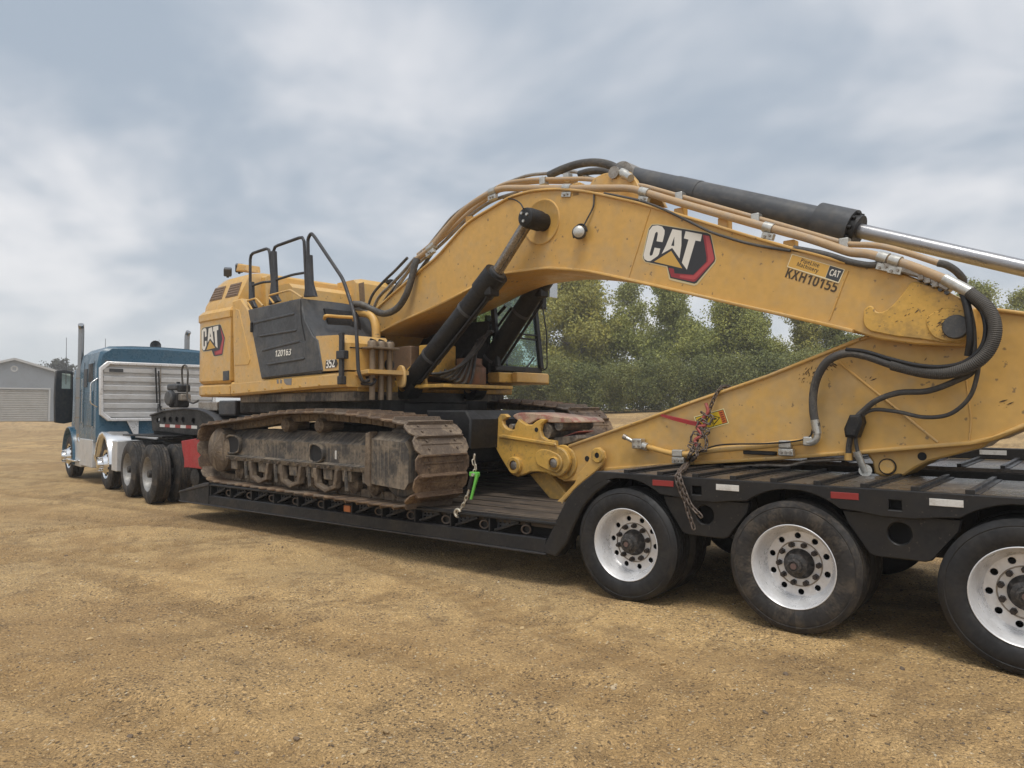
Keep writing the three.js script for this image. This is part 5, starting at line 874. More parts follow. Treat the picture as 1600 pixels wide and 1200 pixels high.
// pipe, valve and fittings along the stick
const sp = part(ex, 'stick_pipe', bent([[4.426,.738,.3],[4.74,.676,.32],[4.945,.678,.32],[5.175,.729,.32],[5.487,.763,.32],[6.018,.83,.32]], .027, .1, 12), M.yellow);
for (const [x, y, z] of [[4.809,.685,.32],[5.853,.803,.32]]) { part(sp, 'pipe_clamp', box(x - .055, x + .055, y - .034, y + .034, z - .036, z + .036, .012), M.zinc); part(sp, 'clamp_foot', box(x - .06, x + .07, y - .10, y - .036, z - .03, z + .03, .01), M.zinc); for (const d of [-.03, .01, .05]) part(sp, 'clamp_bolt', cyl([x + d, y - .07, z + .03], [x + d, y - .07, z + .045], .014, .014, 6), M.steel); }
{ const v = [[4.359,.762,.3]][0]; const b = part(ex, 'shutoff_valve', box(v[0] - .055, v[0] + .055, v[1] - .05, v[1] + .05, .27, .36, .012), M.zinc); part(b, 'valve_stem', cyl([v[0] - .04, v[1] + .01, .32], [v[0] - .14, v[1] + .06, .34], .018, .022, 10), M.zinc); part(b, 'valve_cap', cyl([v[0] - .13, v[1] + .055, .34], [v[0] - .16, v[1] + .07, .345], .028, .028, 10), M.steel); for (const [dx, dy] of [[-.03, .025], [.03, .025], [-.03, -.025], [.03, -.025]]) part(b, 'bolt', cyl([v[0] + dx, v[1] + dy, .36], [v[0] + dx, v[1] + dy, .372], .012, .012, 6), M.steel); part(b, 'valve_flange', cyl([v[0] + .05, v[1] - .02, .31], [v[0] + .10, v[1] - .035, .31], .042, .042, 12), M.zinc); }
part(sp, 'fitting', box(...(p => [p[0] - .03, p[0] + .05, p[1] - .04, p[1] + .04])([[6.043,.836,.33]][0]), .29, .37, .014), M.zinc);
part(ex, 'return_pipe', bent([[4.389,.548,.22],[5.209,.564,.2],[5.639,.61,.2],[5.824,.608,.2],[5.981,.66,.2],[6.425,.702,.2]], .016, .05, 8), M.steel);
part(ex, 'cable', tube([[6.099,.951,.36],[6.076,.876,.36],[5.99,.841,.36],[5.711,.806,.36],[5.228,.773,.36],[5.067,.714,.36],[4.943,.643,.34]], .008, 40, 6), M.black);
{
  const s = [[4.944,1.032],[5.253,1.113],[5.302,.976],[4.998,.892]], L = (a, b, t) => mix2(s[a], s[b], t), Q = (u, v) => mix2(L(0, 1, u), L(3, 2, u), v);
  decal(stick, 'hazard_plate', s, .263, c => { c.poly(s, '#e3d9a0'); c.poly([Q(.03, .05), Q(.97, .05), Q(.97, .95), Q(.03, .95)], '#2e2a18'); c.poly([Q(.045, .09), Q(.955, .09), Q(.955, .91), Q(.045, .91)], '#cfae25'); c.poly([Q(.80, .09), Q(.955, .09), Q(.955, .91), Q(.80, .91)], '#c26a2c'); c.poly([Q(.50, .09), Q(.515, .09), Q(.515, .91), Q(.50, .91)], '#2e2a18'); c.poly([Q(.53, .14), Q(.80, .5), Q(.53, .86)], '#2e2a18'); c.poly([Q(.55, .24), Q(.755, .5), Q(.55, .76)], '#cfae25'); c.poly([Q(.60, .42), Q(.68, .46), Q(.67, .56), Q(.59, .54)], '#2e2a18'); for (let k = 0; k < 5; k++) c.poly([Q(.83, .18 + k * .14), Q(.92, .18 + k * .14), Q(.92, .26 + k * .14), Q(.83, .26 + k * .14)], '#7c2f1c'); }, 1500);
}
// hoses at the elbow of the boom and the stick
const hz = (pts, r, m = M.hose, n = 90) => part(ex, 'hydraulic_hose', tube(pts, r, n, 14), m);
const big = hz([[7.164,2.028,.47],[7.281,1.937,.5],[7.399,1.802,.54],[7.437,1.657,.56],[7.397,1.517,.56],[7.304,1.422,.55],[7.146,1.37,.52],[6.944,1.388,.48],[6.734,1.451,.45],[6.544,1.526,.42],[6.393,1.556,.4],[6.256,1.51,.4],[6.159,1.393,.38],[6.108,1.24,.36],[6.106,1.074,.36],[6.125,.973,.36],[6.13,.909,.36]], .034, M.hose, 140);
hz([[7.234,1.956,.46],[7.334,1.839,.5],[7.375,1.678,.53],[7.347,1.539,.54],[7.248,1.444,.54],[7.108,1.413,.53],[6.943,1.43,.51],[6.74,1.489,.47],[6.537,1.561,.44],[6.395,1.585,.42]], .016, M.black, 90);
hz([[7.243,1.93,.43],[7.35,1.796,.46],[7.389,1.645,.48],[7.348,1.501,.48],[7.257,1.405,.47],[7.114,1.345,.45],[6.938,1.361,.42],[6.765,1.417,.4]], .020, M.hose, 90);
{ // wrapped coil guard round the upper part of the big hose
  const c = new THREE.CatmullRomCurve3([[7.281,1.937,.5],[7.399,1.802,.54],[7.437,1.657,.56],[7.397,1.517,.56],[7.304,1.422,.55],[7.146,1.37,.52],[6.944,1.388,.48],[6.747,1.445,.45]].map(p => V(p)), false, 'centripetal'), N = 92, gs = [];
  for (let i = 0; i < N; i++) { const g = new THREE.TorusGeometry(.037, .0085, 6, 18); g.applyQuaternion(new THREE.Quaternion().setFromUnitVectors(V(0, 0, 1), c.getTangentAt(i / (N - 1)))); const p = c.getPointAt(i / (N - 1)); gs.push(g.translate(p.x, p.y, p.z)); }
  part(big, 'coil_guard', merge(gs), M.hose, { kind: 'stuff' });
}
part(big, 'hose_end', cyl([[6.115,1.015,.36]][0], [[6.135,.899,.36]][0], .037, .034, 16), M.zinc);
part(big, 'hose_elbow', tube([[6.135,.909,.36],[6.129,.856,.36],[6.093,.828,.35],[6.025,.825,.34]], .028, 20, 12), M.zinc);
part(big, 'hose_collar', cyl([[7.112,2.064,.46]][0], [[7.281,1.941,.5]][0], .043, .042, 16), M.zinc);
hz([[7.222,1.981,.42],[7.254,1.852,.45],[7.285,1.694,.48],[7.289,1.537,.48],[7.275,1.377,.46],[7.157,1.307,.44],[6.97,1.241,.4],[6.761,1.23,.38],[6.597,1.172,.36],[6.499,1.096,.34],[6.426,1.018,.33],[6.391,.903,.32],[6.363,.787,.3],[6.362,.714,.3]], .023, M.hose, 120);
hz([[7.328,1.483,.5],[7.305,1.329,.48],[7.247,1.184,.44],[7.115,1.068,.4],[6.94,1.043,.36],[6.734,1.086,.34],[6.553,1.096,.33],[6.47,1.039,.33],[6.426,.894,.32],[6.441,.728,.3],[6.473,.636,.28]], .0155, M.hose, 120);
hz([[7.21,1.996,.46],[7.248,1.885,.5],[7.273,1.742,.52],[7.278,1.604,.52],[7.257,1.487,.5]], .024, M.black, 40); hz([[7.145,2.001,.2],[7.181,2.07,.2],[7.15,2.141,.25],[7.089,2.195,.3],[7.038,2.216,.3]], .028, M.hose, 40);
part(ex, 'hose_sleeve', prism([[6.402,1.059],[6.485,1.06],[6.498,.999],[6.453,.875],[6.364,.878],[6.355,.945]], .26, .40, .02), M.black);
part(ex, 'hose_end', cyl([[6.429,.759,.32]][0], [[6.482,.595,.28]][0], .03, .026, 14), M.zinc); part(ex, 'hose_end', lathe([[0.001, 0], [.05, 0], [.05, .05], [.001, .05]], [[6.47,.607,.24]][0], [[6.777,.685,1.24]][0], 14), M.zinc); part(ex, 'hose_end', cyl([[6.362,.746,.3]][0], [[6.362,.688,.3]][0], .034, .034, 6), M.yellow);
for (const [x, y, z] of [[6.955,2.095,.44],[6.998,2.066,.44],[7.049,2.031,.44],[7.155,2.034,.47]]) part(ex, 'fitting', box(x - .022, x + .022, y - .022, y + .022, z - .03, z + .03, .008), M.steel);
part(ex, 'valve_bank', prism([[6.685,2.25],[6.937,2.157],[7.099,2.055],[7.149,1.996],[7.123,1.97],[6.936,2.098],[6.712,2.196]], .34, .46, .01), M.steel);
for (let k = 0; k < 5; k++) { const p = [[6.943,2.08,.46],[6.99,2.05,.46],[7.036,2.02,.46],[7.078,1.992,.46],[7.119,1.963,.46]][k]; part(ex, 'block_bolt', cyl([p[0], p[1], .42], [p[0], p[1], .45], .016, .016, 6), M.charcoal); }

// coupler at the end of the stick
{
  const cp = new THREE.Group(); cp.name = 'coupler'; ex.add(cp);
  const ear = [[2.366,.702],[2.401,.774],[2.408,.875],[2.442,1.006],[2.484,1.051],[2.566,1.051],[2.613,1.017],[2.525,.971],[2.532,.932],[2.573,.892],[2.647,.867],[2.703,.875],[2.716,.929],[2.767,.993],[2.819,.965],[2.897,.932],[2.974,.933],[3.037,.972],[3.1,.996],[3.174,.992],[3.162,.968],[3.112,.935],[3.093,.868],[3.124,.802],[3.186,.77],[3.314,.76],[3.322,.699],[3.391,.683],[3.452,.651],[3.494,.595],[3.508,.536],[3.484,.461],[3.426,.402],[3.354,.37],[3.283,.375],[3.185,.402],[3.061,.409],[2.948,.398],[2.858,.364],[2.753,.336],[2.66,.357],[2.6,.413],[2.484,.546]];
  for (const s of [1, -1]) {
    part(cp, 'ear', prism(ear, s > 0 ? .29 : -.35, s > 0 ? .35 : -.29, .012), M.yellowDirty);
    const z = s > 0 ? .352 : -.38;
    part(cp, 'rib', prism([[2.483,.802],[2.545,.814],[3.33,.738],[3.348,.716],[3.3,.705],[2.49,.777]], z, z + .028, .008), M.yellowDirty);
    part(cp, 'slot_plate', prism(smooth([[3.044,.563],[3.057,.621],[3.107,.656],[3.203,.664],[3.3,.64],[3.389,.602],[3.428,.539],[3.409,.464],[3.347,.418],[3.275,.425],[3.153,.46],[3.073,.494]], 2, true), z, z + .022, .008), M.yellowDirty);
    for (const [pt, r, r2] of [[[[3.324,.52]][0], .068, .052], [[[2.739,.467]][0], .098, .05]]) { part(cp, 'pin_boss', lathe([[r2 + .006, .055], [r - .01, .055], [r, .045], [r, 0]], [...pt, s > 0 ? .35 : -.35], [...pt, s * 3], 30), M.yellowDirty); part(cp, 'pin', lathe([[0.001, .05], [r2 - .012, .05], [r2, .04], [r2, 0]], [...pt, s > 0 ? .35 : -.35], [...pt, s * 3], 24), M.steel); }
  }
  part(cp, 'top_plate', prism(smooth([[2.623,1.026],[2.677,1.056],[2.796,1.069],[3.079,1.048],[3.348,1.021],[3.455,1.017],[3.523,.98],[3.528,.962],[3.467,.957],[3.3,.956],[3.153,.958],[3.053,.99],[2.977,.98],[2.887,.94],[2.796,.939],[2.717,.967]], 2, true), -.28, .285, .01), worn([0.46, 0.34, 0.24], [0.33, 0.10, 0.085], { amt: .8, seed: 231, m: .35, rough: .6, size: 256, scratch: .6 }));
  part(cp, 'locking_wedge', prism([[3.145,.72],[3.183,.788],[3.496,.824],[3.536,.788],[3.507,.759],[3.182,.668]], -.24, .22, .01), M.mudDark);
  part(cp, 'red_label', loft([[[3.30, .80, .18], [3.50, .86, .18], [3.50, .86, -.10], [3.30, .80, -.10]], [[3.30, .806, .18], [3.50, .866, .18], [3.50, .866, -.10], [3.30, .806, -.10]]]), worn([0.42, 0.10, 0.085], [0.5, 0.33, 0.27], { amt: .5, seed: 233, m: .12, size: 256 }));
  part(cp, 'throat_tube', cyl([3.12, .86, -.29], [3.12, .86, .29], .09, .09, 22), M.mudDark); part(cp, 'throat_tube', cyl([3.30, .93, -.29], [3.30, .93, .27], .06, .06, 18), M.mudDark);
  part(cp, 'hook_pin', cyl([2.60, .90, -.29], [2.60, .90, .29], .035, .035, 16), M.steel);
  part(cp, 'bore', cyl(...(p => [[...p, .35], [...p, .354]])([[3.045,.877]][0]), .026, .026, 16), M.deep);
  part(cp, 'link_plate', prism([[2.802,.359],[3.027,.401],[3.152,.342],[3.393,.133],[3.345,.064],[3.2,.037],[3.163,.053]], -.2, .2, .014), M.yellowDirty);
  for (const z of [.30, -.34]) part(cp, 'link_arm', prism([[3.792,.63],[3.831,.698],[3.891,.709],[3.956,.663],[3.969,.602],[3.934,.53],[3.857,.459],[3.622,.292],[3.425,.112],[3.419,.075],[3.33,.061],[3.306,.084],[3.389,.146],[3.571,.315],[3.646,.443],[3.747,.547]], z, z + .05, .01), M.yellow);
  const h = [[3.885,.627],[3.759,.591],[3.68,.578]]; part(cp, 'link_boss', lathe([[.03, .02], [.07, .02], [.08, .01], [.08, 0]], [...h[0], .35], [...h[0], 2], 26), M.yellowDirty); part(cp, 'link_pin', cyl([...h[0], .3], [...h[0], .362], .03, .03, 16), M.deep);
  for (const q of h.slice(1)) part(stick, 'bore', cyl([...q, .25], [...q, .264], .03, .03, 16), M.deep);
  { const c = [[3.359,.526]][0]; part(stick, 'tip_boss', lathe([[0.001, .02], [.18, .02], [.19, .01], [.19, 0]], [...c, .262], [...c, 2], 36), M.yellowDirty); }
}
// ---------- the tractor unit
const tk = root('semi_tractor', 'blue four-axle semi tractor with aluminium rack behind its sleeper and tall stacks', 'semi tractor', [-12.2, 0, -1.9], -9.9);
part(trailer, 'tool_box', box(-11.0, -10.35, 1.58, 1.74, -1.9, -1.35, 0.02), M.steel); part(trailer, 'tool_box', box(-10.30, -9.75, 1.50, 1.76, -1.9, -1.35, 0.03), M.charcoal);
const tkTyre = (() => { const w = 0.28, p = [[0.29, -0.02], [0.32, 0], [0.40, 0.004], [0.46, -0.012], [0.488, -0.028]]; for (let k = 0; k < 5; k++) { const a = -0.034 - k * 0.0445; p.push([0.5, a], [0.5, a - 0.034], [0.486, a - 0.037], [0.486, a - 0.0425]); } p.push([0.488, -w + 0.028], [0.46, -w + 0.012], [0.40, -w], [0.29, -w + 0.02]); return lathe(p, [0, 0, 0], [0, 0, 1], 56); })();
const dishRim = lathe([[0.30, -0.02], [0.295, -0.008], [0.285, -0.02], [0.27, -0.06], [0.25, -0.13], [0.23, -0.16], [0.10, -0.165], [0.09, -0.10], [0.001, -0.09]], [0, 0, 0], [0, 0, 1], 40);
const dullRim = worn([0.30, 0.295, 0.285], [0.17, 0.15, 0.125], { amt: 0.6, seed: 311, rough: 0.45, m: 0.6, size: 256, metal: 0.3 });
const bulgeRim = lathe([[0.30, -0.02], [0.295, -0.006], [0.28, -0.03], [0.25, -0.05], [0.215, -0.02], [0.17, 0.03], [0.155, 0.06], [0.10, 0.065], [0.09, 0.12], [0.07, 0.15], [0.001, 0.155]], [0, 0, 0], [0, 0, 1], 40);
const nutCover = cyl([0, 0, 0.05], [0, 0, 0.13], 0.024, 0.014, 10);
const handHole = cyl([0, 0, -0.03], [0, 0, 0.004], 0.026, 0.026, 12);
function tkWheel(x, z, kind, flip) {
  const w = new THREE.Group(); w.name = 'wheel'; w.position.set(x, 0.5, z); if (flip) w.rotation.y = Math.PI; tk.add(w);
  part(w, 'tyre', tkTyre, M.tread);
  if (kind === 'dish') { part(w, 'rim', dishRim, dullRim); part(w, 'hub', cyl([0, 0, -0.16], [0, 0, -0.02], 0.075, 0.06, 20), hubM); for (let k = 0; k < 10; k++) { const h = part(w, 'hand_hole', handHole, M.deep); h.position.set(Math.cos(k * .628) * .2, Math.sin(k * .628) * .2, -0.162); } }
  if (kind === 'bulge') { part(w, 'rim', bulgeRim, M.polish); for (let k = 0; k < 10; k++) { const n = part(w, 'nut_cover', nutCover, M.chrome); n.position.set(Math.cos(k * .628) * .135, Math.sin(k * .628) * .135, 0); const h = part(w, 'hand_hole', handHole, M.deep); h.position.set(Math.cos(k * .628 + .3) * .212, Math.sin(k * .628 + .3) * .212, -0.008); } }
}
for (const x of [1.45, 0.135]) for (const s of [1, -1]) { tkWheel(x, s * 1.22, 'dish', s < 0); tkWheel(x, s * 0.87, '', s < 0); }
for (const s of [1, -1]) { tkWheel(-1.60, s * 1.20, 'bulge', s < 0); tkWheel(-5.17, s * 1.22, 'bulge', s < 0); }
for (const x of [1.45, .135, -1.6, -5.17]) part(tk, 'axle', cyl([x, .5, -.9], [x, .5, .9], .075), M.black);
for (const z of [-.43, .36]) part(tk, 'frame_rail', box(-7.2, 2.1, .72, .98, z, z + .07, .01), M.black);
part(tk, 'rear_cross_beam', box(1.95, 2.1, .62, 1.0, -.5, .5, .02), M.black);
part(tk, 'fifth_wheel', slab([[-.55, -.5], [.4, -.5], [.7, -.25], [.7, .25], [.4, .5], [-.55, .5]], 1.03, 1.09, .015), M.black);
part(tk, 'deck_plate', box(-2.3, -.7, 1.0, 1.03, -.48, .48, .006), M.aluPaint);
// cab and sleeper
const body = (x0, x1, w, yt, yb = .92) => loft([[x0, 0], [x1, 0]].map(([x]) => [[x, yb, w], [x, yt - .42, w], [x, yt - .16, w - .05], [x, yt - .03, w - .22], [x, yt, w * .45], [x, yt + .01, 0], [x, yt, -w * .45], [x, yt - .03, -w + .22], [x, yt - .16, -w + .05], [x, yt - .42, -w], [x, yb, -w]]));
const sl = part(tk, 'sleeper', body(-2.42, -4.05, 1.215, 2.98), M.blue);
part(sl, 'rear_roof_edge', loft([-2.42, -2.36].map((x, i) => { const w = 1.215 - i * .05, yt = 2.98 - i * .05; return [[x, 1.0, w], [x, yt - .42, w], [x, yt - .16, w - .05], [x, yt - .03, w - .22], [x, yt, 0], [x, yt - .03, -w + .22], [x, yt - .16, -w + .05], [x, yt - .42, -w], [x, 1.0, -w]]; })), M.blue);
part(sl, 'sleeper_door', box(-3.5, -2.75, 1.25, 2.0, 1.21, 1.232, .01), M.blue); part(sl, 'sleeper_vent', box(-3.6, -3.3, 2.1, 2.5, 1.21, 1.235, .01), M.charcoal); part(sl, 'sleeper_window', box(-3.2, -2.75, 2.2, 2.6, 1.2, 1.225, .02), M.black);
part(sl, 'grab_handle', bent([[-2.40, 1.66, 1.2], [-2.40, 1.74, 1.33], [-2.40, 2.16, 1.33], [-2.40, 2.26, 1.2]], .014, .05, 8), M.polish);
part(sl, 'marker_light', box(-2.37, -2.35, 2.60, 2.65, .95, 1.08, .01), M.charcoal);
for (const x of [-3.62, -2.66]) part(sl, 'door_seam', box(x, x + .012, 1.2, 2.65, 1.212, 1.219), M.deep);
part(sl, 'rear_seam', box(-2.368, -2.355, 1.05, 1.07, -1.1, 1.1), M.deep);
part(sl, 'side_trim', box(-3.9, -3.8, 1.3, 2.3, 1.21, 1.225, .004), M.polish);
const cb = part(tk, 'cab', body(-4.10, -5.55, 1.10, 2.72), M.blue);
part(cb, 'windshield', loft([[[-5.56, 1.95, 1.0], [-5.56, 1.95, -1.0], [-5.45, 2.55, -.95], [-5.45, 2.55, .95]], [[-5.58, 1.95, 1.0], [-5.58, 1.95, -1.0], [-5.47, 2.55, -.95], [-5.47, 2.55, .95]]]), M.black);
part(tk, 'hood', loft([[-5.56, .62, 1.90], [-6.4, .56, 1.82], [-7.15, .48, 1.70]].map(([x, w, y]) => [[x, .9, w], [x, y - .15, w], [x, y, w - .2], [x, y, -w + .2], [x, y - .15, -w], [x, .9, -w]])), M.blue);
for (const s of [1, -1]) {
  const o = [], q = []; for (let k = 0; k <= 12; k++) { const a = -.25 + (Math.PI + .5) * k / 12; o.push([-5.17 + Math.cos(a) * .66, .50 + Math.sin(a) * .70]); q.push([-5.17 + Math.cos(a) * .62, .50 + Math.sin(a) * .66]); }
  part(tk, 'front_fender', prism([...o, ...q.reverse()], Math.min(s * .6, s * 1.25), Math.max(s * .6, s * 1.25), .015, [], .9), M.blue);
  const o2 = [], q2 = []; for (let k = 0; k <= 12; k++) { const a = .05 + 2.9 * k / 12; o2.push([-1.60 + Math.cos(a) * .62, .50 + Math.sin(a) * .66]); q2.push([-1.60 + Math.cos(a) * .60, .50 + Math.sin(a) * .64]); }
  const fd = part(tk, 'half_fender', prism([...o2, ...q2.reverse()], Math.min(s * .82, s * 1.27), Math.max(s * .82, s * 1.27), .006, [], .9), M.polish);
  const i2 = o2.map(([x, y]) => [-1.60 + (x + 1.6) * .9, .5 + (y - .5) * .88]);
  part(fd, 'fender_lip', prism([...o2, ...i2.reverse()], s > 0 ? 1.262 : -1.272, s > 0 ? 1.272 : -1.262, .003, [], .9), M.polish);
  const st = part(tk, 'exhaust_stack', cyl([-4.28, 1.05, s * 1.17], [-4.28, 3.28, s * 1.17], .062, .062, 22), M.stack);
  part(st, 'stack_tip', tube([[-4.28, 3.26, s * 1.17], [-4.28, 3.40, s * 1.17], [-4.27, 3.5, s * 1.175], [-4.22, 3.56, s * 1.19]], .062, 12, 18), M.stack);
  part(st, 'heat_shield', cyl([-4.28, 1.15, s * 1.17], [-4.28, 2.55, s * 1.17], .088, .088, 22), M.stack);
  part(st, 'stack_elbow', tube([[-4.28, 1.08, s * 1.17], [-4.27, .92, s * 1.16], [-4.1, .80, s * 1.1], [-3.85, .76, s * .95]], .06, 16, 14), M.chrome);
  for (const y of [1.4, 1.85, 2.3]) part(st, 'shield_band', cyl([-4.28, y, s * 1.17], [-4.28, y + .04, s * 1.17], .093, .093, 22), M.steel);
  part(tk, 'fuel_tank', lathe([[0.001, 0], [.30, 0], [.32, .03], [.32, 1.0], [.30, 1.03], [0.001, 1.03]], [-3.55, .62, s * .88], [-2.3, .62, s * .88], 30), M.polish);
  part(tk, 'step_box', box(-4.75, -3.95, .30, .90, Math.min(s * .75, s * 1.2), Math.max(s * .75, s * 1.2), .03), M.aluPaint);
  part(tk, 'tool_step', box(-3.9, -2.65, .36, .96, Math.min(s * 1.02, s * 1.235), Math.max(s * 1.02, s * 1.235), .02), M.aluPaint);
  part(tk, 'step_plate', box(-4.9, -4.0, .42, .46, Math.min(s * 1.15, s * 1.32), Math.max(s * 1.15, s * 1.32), .01), M.polish);
  part(tk, 'rear_box', box(-.92, -.52, .42, 1.0, Math.min(s * .78, s * 1.24), Math.max(s * .78, s * 1.24), .015), M.aluPaint);
}
part(tk, 'antenna', cyl([-4.9, 2.2, 1.35], [-4.9, 3.3, 1.36], .008, .005, 6), M.charcoal); part(tk, 'antenna', cyl([-4.6, 2.7, .6], [-4.6, 3.3, .6], .008, .005, 6), M.charcoal); part(tk, 'antenna', cyl([-4.6, 2.7, -.6], [-4.6, 3.35, -.6], .008, .005, 6), M.charcoal);
part(tk, 'roof_horn', lathe([[.02, 0], [.03, .1], [.05, .2], [.12, .3], [.11, .3], [.001, .22]], [-2.9, 3.03, .02], [-2.0, 3.03, .02], 16), M.charcoal);
// open door with its window and pad
{
  const d = new THREE.Group(); d.name = 'door'; d.position.set(-5.28, 0, 1.17); d.rotation.y = -0.86; tk.add(d);
  part(d, 'door_panel', prism(smooth([[.01, 1.30], [.52, 1.30], [.55, 1.36], [.55, 2.46], [.52, 2.52], [.02, 2.52], [.0, 2.46], [.0, 1.36]], 2, true), -.05, 0, .012, [[[.05, 2.10], [.36, 2.10], [.36, 2.46], [.05, 2.46]]]), M.charcoal);
  part(d, 'window_pane', box(.05, .36, 2.10, 2.46, -.03, -.024), M.glass); part(d, 'door_pad', box(.06, .42, 1.40, 2.04, 0, .035, .03), M.black); part(d, 'door_light', box(.30, .36, 1.36, 1.40, .002, .03, .006), M.redLens);
}
// aluminium headache rack
{
  const X = -2.34, o = [[-1.16, 1.43], [-1.02, 1.36], [1.02, 1.36], [1.18, 1.50], [1.20, 2.48], [1.06, 2.62], [-1.06, 2.62], [-1.20, 2.48], [-1.2, 1.5]];
  const turnY = g => metric(g.rotateY(Math.PI / 2));      // outline drawn across the tractor: x is towards -z
  const fl = o.map(([z, y]) => [-z, y]);
  const rk = part(tk, 'headache_rack', turnY(prism(fl, X, X + .03, .006)), M.aluPaint);
  const inn = fl.map(([z, y]) => [z * .945, 1.99 + (y - 1.99) * .90]);
  part(rk, 'rack_frame', turnY(prism(fl, X + .03, X + .10, .012, [inn])), M.alu);
  for (let k = 0; k < 6; k++) { const y = 1.46 + k * .19; part(rk, 'corrugation', loft([-1, 1].map(s => { const z = s * 1.12; return [[X + .03, y - .035, z], [X + .075, y - .01, z], [X + .075, y + .075, z], [X + .03, y + .10, z]]; })), M.aluPaint); }
  for (let k = 0; k < 13; k++) part(rk, 'rivet', cyl([X + .10, 2.565, -1.0 + k * .166], [X + .108, 2.565, -1.0 + k * .166], .012, .009, 8), M.polish);
  part(rk, 'rack_seam', box(X + .076, X + .082, 1.42, 2.55, -.012, .012), M.steel);
  part(rk, 'badge', box(X + .09, X + .10, 2.40, 2.47, .75, 1.02, .004), M.charcoal);
  part(rk, 'rack_leg', prism([[.66, 1.37], [.42, 1.37], [.42, 1.03], [.50, 1.03]].map(([z, y]) => [-z, y]), X + .02, X + .06, .006).rotateY(Math.PI / 2), M.alu); part(rk, 'rack_leg', prism([[-.66, 1.37], [-.42, 1.37], [-.42, 1.03], [-.50, 1.03]].map(([z, y]) => [-z, y]), X + .02, X + .06, .006).rotateY(Math.PI / 2), M.alu);
  part(rk, 'hose_post', beam([X + .14, 1.75, .08], [X + .14, 2.52, .12], .03, .03), M.black); part(rk, 'hose_post', beam([X + .16, 1.60, .02], [X + .15, 2.45, .06], .025, .025), M.black);
}
for (let k = 0; k < 5; k++) part(tk, 'air_line', tube([[-2.2, 1.72 - k * .05, .05 - k * .06], [-2.0, 1.45, .12 - k * .08], [-1.6, 1.22 + .03 * k, .3 - k * .1], [-1.2, 1.14, .35 - k * .12], [-.6, 1.12, .2 - k * .1]], .018, 30, 6), M.black);

// small engine that drives the trailer's neck
const pe = root('pony_engine', 'small black petrol engine with looped hose standing on the trailer gooseneck', 'engine', [-12.0, 1.64, -1.5]);
part(pe, 'crankcase', box(-.2, .2, .0, .34, -.16, .16, .05), M.black); part(pe, 'fuel_tank', box(-.26, .20, .40, .55, -.18, .18, .05), M.charcoal); part(pe, 'fan_cover', lathe([[0.001, .06], [.15, .05], [.18, .02], [.18, -.06]], [-.05, .22, .20], [-.05, .22, 2], 24), M.charcoal);
part(pe, 'air_filter', box(.16, .34, .36, .52, -.1, .14, .03), M.black); part(pe, 'muffler', box(.18, .34, .16, .32, -.12, .12, .03), M.steel); part(pe, 'tank_cap', cyl([-.05, .55, 0], [-.05, .60, 0], .04, .04, 14), M.black);
part(pe, 'hose', tube([[.30, .40, .05], [.28, .75, .08], [.34, .93, .1], [.48, .96, .1], [.58, .84, .1], [.58, .5, .1], [.60, .2, .1], [.72, .10, .05], [.9, .16, 0]], .022, 50, 8), M.hose);
pe.scale.setScalar(.82);
part(pe, 'base_plate', box(-.35, .45, -.03, .0, -.24, .24, .006), M.steel);
// ---------- chains, binder and strap
const linkGeo = (() => { const c = new THREE.CurvePath(), a = .0125, r = .0105; const pts = []; for (let k = 0; k <= 8; k++) { const t = -Math.PI / 2 + Math.PI * k / 8; pts.push([a + Math.cos(t) * r, Math.sin(t) * r]); } for (let k = 0; k <= 8; k++) { const t = Math.PI / 2 + Math.PI * k / 8; pts.push([-a + Math.cos(t) * r, Math.sin(t) * r]); } const cv = new THREE.CatmullRomCurve3(pts.map(p => V(p[0], p[1], 0)), true, 'catmullrom', .3); const g = clean(new THREE.TubeGeometry(cv, 22, .0052, 6, true)); return g; })();
function linkRun(parent, pts, mat, pitch = .0335, scale = 1, wob = .25) {
  const o = parent.position, cv = new THREE.CatmullRomCurve3(pts.map(p => V(p).sub(o)), false, 'centripetal'), n = Math.floor(cv.getLength() / (pitch * scale));
  for (let i = 0; i <= n; i++) {
    const u = i / n, p = cv.getPointAt(u), x = cv.getTangentAt(u), m = part(parent, 'chain_link', linkGeo, mat);
    const y = new THREE.Vector3().crossVectors(V(.3, .2, 1).normalize(), x).normalize(), z = new THREE.Vector3().crossVectors(x, y);
    m.quaternion.setFromRotationMatrix(new THREE.Matrix4().makeBasis(x, y, z)); m.rotateX((i % 2) * Math.PI / 2 + .7 + rr(-wob, wob)); m.rotateZ(rr(-wob, wob) * .6); m.position.copy(p); m.scale.setScalar(scale);
  }
}
